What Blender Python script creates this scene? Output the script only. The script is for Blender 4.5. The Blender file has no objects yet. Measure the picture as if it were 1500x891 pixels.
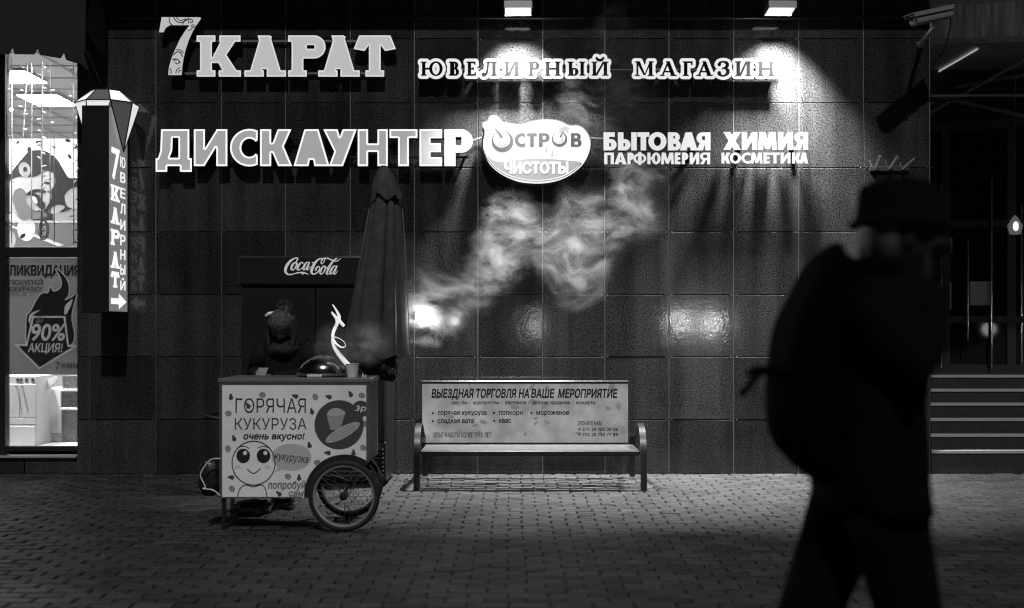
import bpy, math, random
import numpy as np
from mathutils import Vector, Matrix, noise
from mathutils.geometry import tessellate_polygon
random.seed(7)
R = math.radians
SC = bpy.context.scene
COL = SC.collection
# ------------------------------------------------------------------ camera, sky, sun, exposure
F = 1600.0                 # focal length in photograph pixels (1500 wide)
H = 1.35                   # camera height
HOR = 482.0                # horizon row in the photograph
DW = F / 157.5             # distance to the wall; the wall is the plane y = 0
cam_d = bpy.data.cameras.new('camera'); cam = bpy.data.objects.new('camera', cam_d); COL.objects.link(cam)
cam.location = (0, -DW, H); cam.rotation_euler = (R(90), 0, 0)
cam_d.sensor_width = 36; cam_d.lens = 36 * F / 1500.0
cam_d.shift_y = (HOR - 445.5) / 1500.0
cam_d.clip_start = 0.1; cam_d.clip_end = 2000
cam_d.dof.use_dof = True; cam_d.dof.focus_distance = 8.7; cam_d.dof.aperture_fstop = 1.3
SC.camera = cam
SUN_EL, SUN_ROT = R(50), R(182)
w = bpy.data.worlds.new('World'); SC.world = w; w.use_nodes = True
nt = w.node_tree; nt.nodes.clear()
sky = nt.nodes.new('ShaderNodeTexSky'); sky.sky_type = 'NISHITA'; sky.sun_disc = False
sky.sun_elevation = SUN_EL; sky.sun_rotation = SUN_ROT
bw = nt.nodes.new('ShaderNodeRGBToBW'); bg = nt.nodes.new('ShaderNodeBackground'); wo = nt.nodes.new('ShaderNodeOutputWorld')
bg.inputs['Strength'].default_value = 0.0012
nt.links.new(sky.outputs[0], bw.inputs[0]); nt.links.new(bw.outputs[0], bg.inputs[0]); nt.links.new(bg.outputs[0], wo.inputs[0])
sun_d = bpy.data.lights.new('sun', 'SUN'); sun_d.energy = 1.6; sun_d.angle = R(1.2)
sun = bpy.data.objects.new('sun', sun_d); COL.objects.link(sun)
sun.rotation_euler = (R(90) - SUN_EL, 0, R(2)); sun.location = (0, -20, 20)
SC.view_settings.view_transform = 'Standard'; SC.view_settings.look = 'None'
SC.view_settings.exposure = 0.0; SC.view_settings.gamma = 1.0; SC.view_settings.use_curve_mapping = False
SC.cycles.use_denoising = True; SC.cycles.filter_width = 1.1
SC.cycles.max_bounces = 6; SC.cycles.volume_bounces = 0; SC.cycles.transparent_max_bounces = 8
SC.cycles.volume_step_rate = 1.0; SC.cycles.volume_max_steps = 128
SC.cycles.sample_clamp_indirect = 3.0


def D_of(py):              # distance of a point on the ground seen at photo row py
    return H * F / (py - HOR)


def P(px, py, D):
    return Vector(((px - 750) * D / F, D - DW, H + (HOR - py) * D / F))


def XZ(px, py, D):
    return ((px - 750) * D / F, H + (HOR - py) * D / F)

# ------------------------------------------------------------------ materials
MATS = {}


def mat(name, col=0.1, rough=0.6, metal=0.0, spec=0.5, emit=0.0, bump=None, var=None, alpha=1.0, trans=0.0, coat=0.0, attr=None, ior=1.45, wear=None):
    """grey procedural material. bump=(scale, strength[, detail]); var=(scale, amount); wear=(scale, amount)"""
    if name in MATS: return MATS[name]
    m = bpy.data.materials.new(name); m.use_nodes = True
    n = m.node_tree.nodes; l = m.node_tree.links; b = n['Principled BSDF']
    b.inputs['Base Color'].default_value = (col, col, col, 1)
    b.inputs['Roughness'].default_value = rough; b.inputs['Metallic'].default_value = metal
    b.inputs['Specular IOR Level'].default_value = spec; b.inputs['IOR'].default_value = ior
    b.inputs['Alpha'].default_value = alpha; b.inputs['Transmission Weight'].default_value = trans
    b.inputs['Coat Weight'].default_value = coat
    if emit:
        b.inputs['Emission Color'].default_value = (1, 1, 1, 1); b.inputs['Emission Strength'].default_value = emit
        if emit < 15: m.cycles.emission_sampling = 'NONE'      # faint glow: found by chance rays only, keeps the lamps' noise low
    tc = n.new('ShaderNodeTexCoord')
    colour = None
    if var:
        t = n.new('ShaderNodeTexNoise'); t.inputs['Scale'].default_value = var[0]; t.inputs['Detail'].default_value = 5
        l.new(tc.outputs['Object'], t.inputs['Vector'])
        mr = n.new('ShaderNodeMapRange'); mr.inputs['From Min'].default_value = 0.3; mr.inputs['From Max'].default_value = 0.7
        mr.inputs['To Min'].default_value = col * (1 - var[1]); mr.inputs['To Max'].default_value = col * (1 + var[1])
        l.new(t.outputs['Fac'], mr.inputs['Value']); colour = mr.outputs[0]
    if attr:
        a = n.new('ShaderNodeAttribute'); a.attribute_name = attr
        mu = n.new('ShaderNodeMath'); mu.operation = 'MULTIPLY'
        l.new(a.outputs['Fac'], mu.inputs[0])
        if colour is not None: l.new(colour, mu.inputs[1])
        else: mu.inputs[1].default_value = col
        colour = mu.outputs[0]
    if wear:
        t = n.new('ShaderNodeTexNoise'); t.inputs['Scale'].default_value = wear[0]; t.inputs['Detail'].default_value = 8
        l.new(tc.outputs['Object'], t.inputs['Vector'])
        mr = n.new('ShaderNodeMapRange'); mr.inputs['From Min'].default_value = 0.42; mr.inputs['From Max'].default_value = 0.66
        mr.inputs['To Min'].default_value = 1.0; mr.inputs['To Max'].default_value = 1 - wear[1]
        l.new(t.outputs['Fac'], mr.inputs['Value'])
        mu = n.new('ShaderNodeMath'); mu.operation = 'MULTIPLY'; l.new(mr.outputs[0], mu.inputs[0])
        if colour is not None: l.new(colour, mu.inputs[1])
        else: mu.inputs[1].default_value = col
        colour = mu.outputs[0]
        mr2 = n.new('ShaderNodeMapRange'); mr2.inputs['From Min'].default_value = 0.35; mr2.inputs['From Max'].default_value = 0.65
        mr2.inputs['To Min'].default_value = rough * 0.8; mr2.inputs['To Max'].default_value = min(1, rough * 1.25)
        l.new(t.outputs['Fac'], mr2.inputs['Value']); l.new(mr2.outputs[0], b.inputs['Roughness'])
    if colour is not None:
        l.new(colour, b.inputs['Base Color'])
    if bump:
        t = n.new('ShaderNodeTexNoise'); t.inputs['Scale'].default_value = bump[0]; t.inputs['Detail'].default_value = bump[2] if len(bump) > 2 else 3
        l.new(tc.outputs['Object'], t.inputs['Vector'])
        bp = n.new('ShaderNodeBump'); bp.inputs['Strength'].default_value = bump[1]; bp.inputs['Distance'].default_value = 0.01
        l.new(t.outputs['Fac'], bp.inputs['Height']); l.new(bp.outputs[0], b.inputs['Normal'])
    MATS[name] = m
    return m


def granite():
    m = mat('granite_cladding', 0.029, 0.075, var=(75, 0.9), attr='tone', wear=(3.1, 0.22))
    n = m.node_tree.nodes; l = m.node_tree.links; b = n['Principled BSDF']; tc = n['Texture Coordinate']
    t1 = n.new('ShaderNodeTexNoise'); t1.inputs['Scale'].default_value = 48; t1.inputs['Detail'].default_value = 4
    t2 = n.new('ShaderNodeTexNoise'); t2.inputs['Scale'].default_value = 9; t2.inputs['Detail'].default_value = 3
    ad = n.new('ShaderNodeMath'); ad.operation = 'MULTIPLY_ADD'; ad.inputs[1].default_value = 1.6
    l.new(tc.outputs['Object'], t1.inputs['Vector']); l.new(tc.outputs['Object'], t2.inputs['Vector'])
    l.new(t2.outputs['Fac'], ad.inputs[0]); l.new(t1.outputs['Fac'], ad.inputs[2])
    mp = n.new('ShaderNodeMapping'); mp.inputs['Scale'].default_value = (7, 7, .45); l.new(tc.outputs['Object'], mp.inputs[0])
    t3 = n.new('ShaderNodeTexNoise'); t3.inputs['Scale'].default_value = 1.0; t3.inputs['Detail'].default_value = 6; l.new(mp.outputs[0], t3.inputs['Vector'])
    m3 = n.new('ShaderNodeMapRange'); m3.inputs['From Min'].default_value = .35; m3.inputs['From Max'].default_value = .65; m3.inputs['To Min'].default_value = .72; m3.inputs['To Max'].default_value = 1.25; l.new(t3.outputs['Fac'], m3.inputs['Value'])
    old = b.inputs['Base Color'].links[0].from_socket; m4 = n.new('ShaderNodeMath'); m4.operation = 'MULTIPLY'; l.new(old, m4.inputs[0]); l.new(m3.outputs[0], m4.inputs[1]); l.new(m4.outputs[0], b.inputs['Base Color'])
    bp = n.new('ShaderNodeBump'); bp.inputs['Strength'].default_value = 0.028; bp.inputs['Distance'].default_value = 0.01
    l.new(ad.outputs[0], bp.inputs['Height']); l.new(bp.outputs[0], b.inputs['Normal'])
    return m


GRANITE = granite()
M_BLACK = mat('black_paint', 0.012, 0.5, bump=(60, 0.1))
M_DARKMETAL = mat('dark_metal', 0.03, 0.4, metal=0.6, bump=(40, 0.05))
M_STEEL = mat('brushed_steel', 0.55, 0.3, metal=1.0, bump=(90, 0.06))
M_CHROME = mat('chrome', 0.7, 0.12, metal=1.0)
M_GALV = mat('zinc_strip', 0.35, 0.38, metal=1.0, bump=(30, 0.1))
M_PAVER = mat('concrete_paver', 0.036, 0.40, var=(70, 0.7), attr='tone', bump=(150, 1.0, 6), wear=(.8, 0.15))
M_MORTAR = mat('sand_joint', 0.025, 0.95, bump=(200, 0.6))
M_RUBBER = mat('rubber', 0.012, 0.75, bump=(120, 0.2))
M_SKIN = mat('skin', 0.16, 0.5, var=(40, 0.08))
M_CLOTH_DARK = mat('dark_wool', 0.003, 0.95, spec=0.05, bump=(220, 0.4))
M_COAT = mat('dark_quilted_coat', 0.006, 0.8, spec=.2, bump=(60, 0.4))
M_HAIR = mat('dark_hair', 0.012, 0.35, bump=(150, 0.6))
M_UMB = mat('umbrella_fabric', 0.042, 0.85, var=(14, 0.3), bump=(260, 0.3))
M_WHITE = mat('white_laminate', 0.75, 0.4, var=(6, 0.05))
M_ROOMWHITE = mat('white_wall_paint', 0.7, 0.7, var=(3, 0.04))
M_INK = mat('black_ink', 0.012, 0.5)


def thin_glass(name, tint):
    m = bpy.data.materials.new(name); m.use_nodes = True; n = m.node_tree.nodes; l = m.node_tree.links; n.clear()
    o = n.new('ShaderNodeOutputMaterial'); mx = n.new('ShaderNodeMixShader'); fr = n.new('ShaderNodeFresnel'); fr.inputs[0].default_value = 1.45
    t = n.new('ShaderNodeBsdfTransparent'); t.inputs[0].default_value = (tint,) * 3 + (1,); g = n.new('ShaderNodeBsdfGlossy'); g.inputs['Roughness'].default_value = .02
    l.new(fr.outputs[0], mx.inputs[0]); l.new(t.outputs[0], mx.inputs[1]); l.new(g.outputs[0], mx.inputs[2]); l.new(mx.outputs[0], o.inputs[0])
    return m


M_GLASS = thin_glass('window_glass', .96)

# ------------------------------------------------------------------ mesh helpers


class MB:
    def __init__(s):
        s.v = []; s.f = []; s.m = []; s.t = {}

    def add(s, vs, fs, mi=0):
        o = len(s.v); s.v.extend([tuple(v) for v in vs])
        for f in fs:
            s.f.append(tuple(i + o for i in f)); s.m.append(mi)

    def box(s, x0, x1, y0, y1, z0, z1, mi=0, bev=0.0):
        if bev <= 0:
            vs = [(x, y, z) for x in (x0, x1) for y in (y0, y1) for z in (z0, z1)]
            s.add(vs, [(0, 1, 3, 2), (4, 6, 7, 5), (0, 4, 5, 1), (2, 3, 7, 6), (0, 2, 6, 4), (1, 5, 7, 3)], mi); return
        b = min(bev, (x1 - x0) * .45, (y1 - y0) * .45, (z1 - z0) * .45)
        rings = []
        for z, k in ((z0, b), (z0 + b, 0), (z1 - b, 0), (z1, b)):
            X0, X1, Y0, Y1 = x0 + k, x1 - k, y0 + k, y1 - k
            c = b * .6 if k == 0 else b * .3
            rings.append([(X0 + c, Y0, z), (X1 - c, Y0, z), (X1, Y0 + c, z), (X1, Y1 - c, z), (X1 - c, Y1, z), (X0 + c, Y1, z), (X0, Y1 - c, z), (X0, Y0 + c, z)])
        s.loft(rings, mi)

    def obox(s, c, ax, ay, az, mi=0):
        """box from a centre and three half-axis vectors"""
        c = Vector(c); vs = [c + ax * i + ay * j + az * k for i in (-1, 1) for j in (-1, 1) for k in (-1, 1)]
        s.add(vs, [(0, 1, 3, 2), (4, 6, 7, 5), (0, 4, 5, 1), (2, 3, 7, 6), (0, 2, 6, 4), (1, 5, 7, 3)], mi)

    def loft(s, rings, mi=0, cap=True, closed=True):
        n = len(rings[0]); vs = [p for r in rings for p in r]; fs = []
        for i in range(len(rings) - 1):
            for j in range(n if closed else n - 1):
                a, b = i * n + j, i * n + (j + 1) % n
                fs.append((a, b, b + n, a + n))
        if cap:
            fs.append(tuple(reversed(range(n)))); fs.append(tuple(range((len(rings) - 1) * n, len(rings) * n)))
        s.add(vs, fs, mi)

    def tube(s, path, r, n=8, mi=0, cap=True, flat=1.0, up=None):
        path = [Vector(p) for p in path]; k = len(path)
        rr = r if isinstance(r, (list, tuple)) else [r] * k
        rings = []; prev = None
        for i, p in enumerate(path):
            t = (path[min(i + 1, k - 1)] - path[max(i - 1, 0)])
            if t.length < 1e-9: t = Vector((0, 0, 1))
            t.normalize()
            if prev is None:
                u = Vector(up) if up else (Vector((0, 1, 0)) if abs(t.y) < .9 else Vector((1, 0, 0)))
            else: u = prev
            u = (u - t * u.dot(t)).normalized(); prev = u; v = t.cross(u)
            rings.append([p + (u * math.cos(a) * flat + v * math.sin(a)) * rr[i] for a in [2 * math.pi * j / n for j in range(n)]])
        s.loft(rings, mi, cap)

    def revolve(s, prof, c, n=24, mi=0, axis='z', cap=True):
        c = Vector(c); rings = []
        for r, h in prof:
            ring = []
            for j in range(n):
                a = 2 * math.pi * j / n
                if axis == 'z': ring.append(c + Vector((r * math.cos(a), r * math.sin(a), h)))
                elif axis == 'y': ring.append(c + Vector((r * math.cos(a), h, r * math.sin(a))))
                else: ring.append(c + Vector((h, r * math.cos(a), r * math.sin(a))))
            rings.append(ring)
        s.loft(rings, mi, cap)

    def torus(s, c, R0, r, n=48, k=10, mi=0, axis='y'):
        c = Vector(c); vs = []; fs = []
        for i in range(n):
            a = 2 * math.pi * i / n
            for j in range(k):
                b = 2 * math.pi * j / k; rad = R0 + r * math.cos(b)
                if axis == 'y': vs.append(c + Vector((rad * math.cos(a), r * math.sin(b), rad * math.sin(a))))
                else: vs.append(c + Vector((rad * math.cos(a), rad * math.sin(a), r * math.sin(b))))
        for i in range(n):
            for j in range(k):
                fs.append((i * k + j, ((i + 1) % n) * k + j, ((i + 1) % n) * k + (j + 1) % k, i * k + (j + 1) % k))
        s.add(vs, fs, mi)

    def ellipsoid(s, c, rx, ry, rz, n=20, k=12, mi=0, jitter=0.0, freq=6.0):
        c = Vector(c); rings = []
        for i in range(k + 1):
            a = math.pi * (0.02 + 0.96 * i / k) - math.pi / 2
            ring = []
            for j in range(n):
                b = 2 * math.pi * j / n
                d = Vector((math.cos(a) * math.cos(b), math.cos(a) * math.sin(b), math.sin(a)))
                q = 1 + jitter * noise.noise(d * freq + c * 3) if jitter else 1
                ring.append(c + Vector((d.x * rx, d.y * ry, d.z * rz)) * q)
            rings.append(ring)
        s.loft(rings, mi)

    def prism(s, loops, y0, y1, mf=0, ms=None, back=True):
        """flat outline(s) in x,z; front at y0 (towards the camera), back at y1"""
        ms = mf if ms is None else ms
        for outer, holes in nest(loops):
            polys = [outer] + holes
            tri = tessellate_polygon([[Vector((p[0], p[1], 0)) for p in q] for q in polys])
            flat = [p for q in polys for p in q]
            fr = []
            for a, b, c in tri:
                A, B, C = flat[a], flat[b], flat[c]
                ar = (B[0] - A[0]) * (C[1] - A[1]) - (C[0] - A[0]) * (B[1] - A[1])
                if abs(ar) < 1e-12: continue
                fr.append((a, b, c) if ar > 0 else (a, c, b))
            s.add([(p[0], y0, p[1]) for p in flat], fr, mf)
            if back: s.add([(p[0], y1, p[1]) for p in flat], [tuple(reversed(t)) for t in fr], ms)
            for q in polys:
                n = len(q)
                s.add([(p[0], y0, p[1]) for p in q] + [(p[0], y1, p[1]) for p in q],
                      [(i, n + i, n + (i + 1) % n, (i + 1) % n) for i in range(n)], ms)

    def build(s, name, mats, parent=None, smooth=None, tone=None):
        me = bpy.data.meshes.new(name); me.from_pydata(s.v, [], s.f)
        if not isinstance(mats, (list, tuple)): mats = [mats]
        for m in mats: me.materials.append(m)
        me.polygons.foreach_set('material_index', s.m)
        if smooth is not None:
            me.shade_smooth() if smooth >= 180 else None
            if smooth < 180:
                me.polygons.foreach_set('use_smooth', [True] * len(me.polygons)); me.set_sharp_from_angle(angle=R(smooth))
        if tone is not None:
            a = me.attributes.new('tone', 'FLOAT', 'POINT'); a.data.foreach_set('value', tone)
        me.update(); me.validate()
        o = bpy.data.objects.new(name, me); COL.objects.link(o)
        if parent is not None: attach(o, parent)
        return o


def wloc(o):
    v = Vector(o.location)
    while o.parent is not None:
        o = o.parent; v = v + Vector(o.location) if o.type == 'EMPTY' else v
    return v


ORIGIN = {}


def attach(o, parent):
    o.parent = parent
    base = ORIGIN.get(parent.name, Vector((0, 0, 0)))
    # meshes are written in world coordinates: undo the origin of the empty at the top
    root = parent
    while root.parent is not None: root = root.parent
    if parent is root:
        o.matrix_parent_inverse = Matrix.Translation(-Vector(root.location))


def thing(name, label, cat, loc=(0, 0, 0), group=None):
    o = bpy.data.objects.new(name, None); COL.objects.link(o); o.location = loc; o.empty_display_size = .1
    return tag(o, label, cat, group)


def tag(o, label, cat, group=None):
    o['label'] = label; o['category'] = cat
    if group: o['group'] = group
    return o


def struct(o, kind='structure'):
    o['kind'] = kind; return o


def dup(root, loc, label):
    r = root.copy(); COL.objects.link(r); r.location = loc; r['label'] = label
    for ch in list(root.children):
        c = ch.copy(); COL.objects.link(c); c.parent = r
        for g in list(ch.children):
            d = g.copy(); COL.objects.link(d); d.parent = c
    return r

# ------------------------------------------------------------------ outlines: distance fields, tracing


def area(q): return 0.5 * sum(q[i - 1][0] * q[i][1] - q[i][0] * q[i - 1][1] for i in range(len(q)))


def inside(p, q):
    c = False; x, y = p
    for i in range(len(q)):
        (x1, y1), (x2, y2) = q[i - 1], q[i]
        if (y1 > y) != (y2 > y) and x < (x2 - x1) * (y - y1) / (y2 - y1) + x1: c = not c
    return c


def nest(loops):
    loops = [list(l) for l in loops if len(l) >= 3 and abs(area(l)) > 1e-10]
    out = []; depth = []
    for i, l in enumerate(loops):
        depth.append(sum(1 for j, k in enumerate(loops) if j != i and abs(area(k)) > abs(area(l)) and inside(l[0], k)))
    for i, l in enumerate(loops):
        if depth[i] % 2: continue
        if area(l) < 0: l = l[::-1]
        hs = [(h if area(h) < 0 else h[::-1]) for j, h in enumerate(loops) if depth[j] == depth[i] + 1 and inside(h[0], l)]
        out.append((l, hs))
    return out


def sdf(loops, X, Y):
    d = np.full(X.shape, 1e9); wn = np.zeros(X.shape, int)
    for q in loops:
        q = np.asarray(q, float); n = len(q)
        for i in range(n):
            x1, y1 = q[i]; x2, y2 = q[(i + 1) % n]
            ex, ey = x2 - x1, y2 - y1; L = ex * ex + ey * ey
            if L < 1e-16: continue
            t = np.clip(((X - x1) * ex + (Y - y1) * ey) / L, 0, 1)
            d = np.minimum(d, (X - x1 - t * ex) ** 2 + (Y - y1 - t * ey) ** 2)
            cr = ex * (Y - y1) - ey * (X - x1)
            wn += ((y1 <= Y) & (y2 > Y) & (cr > 0)).astype(int) - ((y1 > Y) & (y2 <= Y) & (cr < 0)).astype(int)
    d = np.sqrt(d)
    return np.where(wn != 0, -d, d)


_CASES = {1: [('l', 'b')], 2: [('b', 'r')], 3: [('l', 'r')], 4: [('r', 't')], 5: [('l', 't'), ('r', 'b')], 6: [('b', 't')], 7: [('l', 't')],
          8: [('t', 'l')], 9: [('t', 'b')], 10: [('t', 'r'), ('b', 'l')], 11: [('t', 'r')], 12: [('r', 'l')], 13: [('r', 'b')], 14: [('b', 'l')]}


def trace(Fd, xs, ys, level=0.0, eps=None):
    """closed loops of the field Fd[iy, ix] < level"""
    G = Fd - level; G = np.where(np.abs(G) < 1e-9, 1e-9, G)
    I = (G < 0).astype(int)
    code = I[:-1, :-1] + 2 * I[:-1, 1:] + 4 * I[1:, 1:] + 8 * I[1:, :-1]
    nxt = {}; pt = {}

    def edge(e, i, j):
        if e == 'b': k = ('h', i, j); a, b = G[j, i], G[j, i + 1]; t = a / (a - b); p = (xs[i] + t * (xs[i + 1] - xs[i]), ys[j])
        elif e == 't': k = ('h', i, j + 1); a, b = G[j + 1, i], G[j + 1, i + 1]; t = a / (a - b); p = (xs[i] + t * (xs[i + 1] - xs[i]), ys[j + 1])
        elif e == 'l': k = ('v', i, j); a, b = G[j, i], G[j + 1, i]; t = a / (a - b); p = (xs[i], ys[j] + t * (ys[j + 1] - ys[j]))
        else: k = ('v', i + 1, j); a, b = G[j, i + 1], G[j + 1, i + 1]; t = a / (a - b); p = (xs[i + 1], ys[j] + t * (ys[j + 1] - ys[j]))
        pt[k] = p; return k
    for j, i in zip(*np.nonzero((code > 0) & (code < 15))):
        for a, b in _CASES[int(code[j, i])]:
            nxt[edge(a, i, j)] = edge(b, i, j)
    loops = []; used = set()
    for k in list(nxt):
        if k in used: continue
        q = []; c = k
        while c in nxt and c not in used:
            used.add(c); q.append(pt[c]); c = nxt[c]
        if len(q) >= 3: loops.append(simplify(q, eps if eps else (xs[1] - xs[0]) * 0.09))
    return [l for l in loops if len(l) >= 3]


def simplify(q, eps):
    def rdp(a):
        st = [(0, len(a) - 1)]; keep = {0, len(a) - 1}
        while st:
            i, j = st.pop()
            if j - i < 2: continue
            A = np.array(a[i + 1:j]); p, r = np.array(a[i]), np.array(a[j]); e = r - p; L = np.hypot(*e)
            d = np.hypot(*(A - p).T) if L < 1e-12 else np.abs(e[0] * (A[:, 1] - p[1]) - e[1] * (A[:, 0] - p[0])) / L
            k = int(d.argmax())
            if d[k] > eps: keep.add(i + 1 + k); st += [(i, i + 1 + k), (i + 1 + k, j)]
        return [a[i] for i in sorted(keep)]
    a = np.array(q); k = int(np.hypot(*(a - a[0]).T).argmax())
    if k == 0: return q
    return rdp(q[:k + 1])[:-1] + rdp(q[k:] + [q[0]])[:-1]


def gridof(loops, pad, n):
    pts = np.array([p for l in loops for p in l]); lo, hi = pts.min(0) - pad, pts.max(0) + pad
    h = max((hi - lo)) / n; xs = np.arange(lo[0] - h * 1.37, hi[0] + 2 * h, h); ys = np.arange(lo[1] - h * 1.41, hi[1] + 2 * h, h)
    X, Y = np.meshgrid(xs, ys); return X, Y, xs, ys


def grow(loops, g, n=110):
    """outline moved outwards by g (inwards when negative); overlapping loops merge"""
    X, Y, xs, ys = gridof(loops, abs(g) * 1.3 + 1e-4, n)
    return trace(sdf(loops, X, Y), xs, ys, g)


def shape(adds, subs=(), n=110):
    X, Y, xs, ys = gridof(adds, 0.01, n); f = None
    for q in adds:
        if area(q) < 0: q = q[::-1]
        d = sdf([q], X, Y); f = d if f is None else np.minimum(f, d)
    for q in subs:
        f = np.maximum(f, -sdf([q], X, Y))
    return trace(f, xs, ys, 0.0)


def cut(A, Bs, n=150):
    """outline A with the outlines Bs taken out"""
    X, Y, xs, ys = gridof(A, .5, n); f = sdf([q for q in A], X, Y)
    for B in Bs: f = np.maximum(f, -sdf(B, X, Y) + (xs[1] - xs[0]) * .02)
    return trace(f, xs, ys, 0.0)


def print_stack(D, parent, layers, n=150):
    """printed areas of one sheet lit from behind: the first layer lies on top, later ones are cut away under it"""
    above = []
    for i, (name, loops, m) in enumerate(layers):
        loops = [q for q in loops]
        out = cut(loops, above, n) if above else loops
        b = MB(); y = D - DW; b.prism(to_plane(out, D), y, y + .001, back=False); b.build(name, m, parent)
        above.append(loops)


def rc(x0, y0, x1, y1): return [(x0, y0), (x1, y0), (x1, y1), (x0, y1)]


def el(cx, cy, rx, ry, n=40, a0=0.0, rot=0.0):
    o = []
    for i in range(n):
        a = 2 * math.pi * i / n + a0; x, y = rx * math.cos(a), ry * math.sin(a)
        o.append((cx + x * math.cos(rot) - y * math.sin(rot), cy + x * math.sin(rot) + y * math.cos(rot)))
    return o


def strokes(lines, n=90):
    """lines: list of [(x, y, r), ...] brush strokes -> outline loops"""
    pts = []
    for l in lines:
        for a, b in zip(l[:-1], l[1:]):
            k = max(2, int(math.hypot(b[0] - a[0], b[1] - a[1]) / max(min(a[2], b[2]) * .35, 1e-4)))
            k = min(k, 40)
            pts += [tuple(a[i] + (b[i] - a[i]) * j / k for i in range(3)) for j in range(k)]
        pts.append(l[-1])
    A = np.array(pts); mr = A[:, 2].max()
    X, Y, xs, ys = gridof([[(p[0], p[1]) for p in pts]], mr * 1.2, n)
    f = np.full(X.shape, 1e9)
    for x, y, r in A: f = np.minimum(f, np.hypot(X - x, Y - y) - r)
    return trace(f, xs, ys, 0.0)


def spline(pts, k=8):
    """Catmull-Rom through tuples"""
    o = []; n = len(pts)
    for i in range(n - 1):
        p0, p1, p2, p3 = pts[max(i - 1, 0)], pts[i], pts[i + 1], pts[min(i + 2, n - 1)]
        for j in range(k):
            t = j / k
            o.append(tuple(0.5 * ((2 * b) + (-a + c) * t + (2 * a - 5 * b + 4 * c - d) * t * t + (-a + 3 * b - 3 * c + d) * t ** 3) for a, b, c, d in zip(p0, p1, p2, p3)))
    o.append(tuple(pts[-1])); return o

# ------------------------------------------------------------------ lettering: heavy sans (height 1), serif (height 1), built-in font


def bowl(x0, x1, y0, y1, t, tv):
    """half-round bowl attached at x0: outer, inner"""
    r = (y1 - y0) / 2; cx = max(x1 - r, x0); rx = x1 - cx
    arc = [(cx + rx * math.cos(a), (y0 + y1) / 2 + r * math.sin(a)) for a in [(-90 + 180 * i / 20) * math.pi / 180 for i in range(21)]]
    out = [(x0, y0)] + arc + [(x0, y1)]
    ri = r - tv; rxi = rx - t
    arc = [(cx + max(rxi, .01) * math.cos(a), (y0 + y1) / 2 + ri * math.sin(a)) for a in [(-90 + 180 * i / 20) * math.pi / 180 for i in range(21)]]
    return out, [(x0 + t, y0 + tv)] + arc + [(x0 + t, y1 - tv)]


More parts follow.
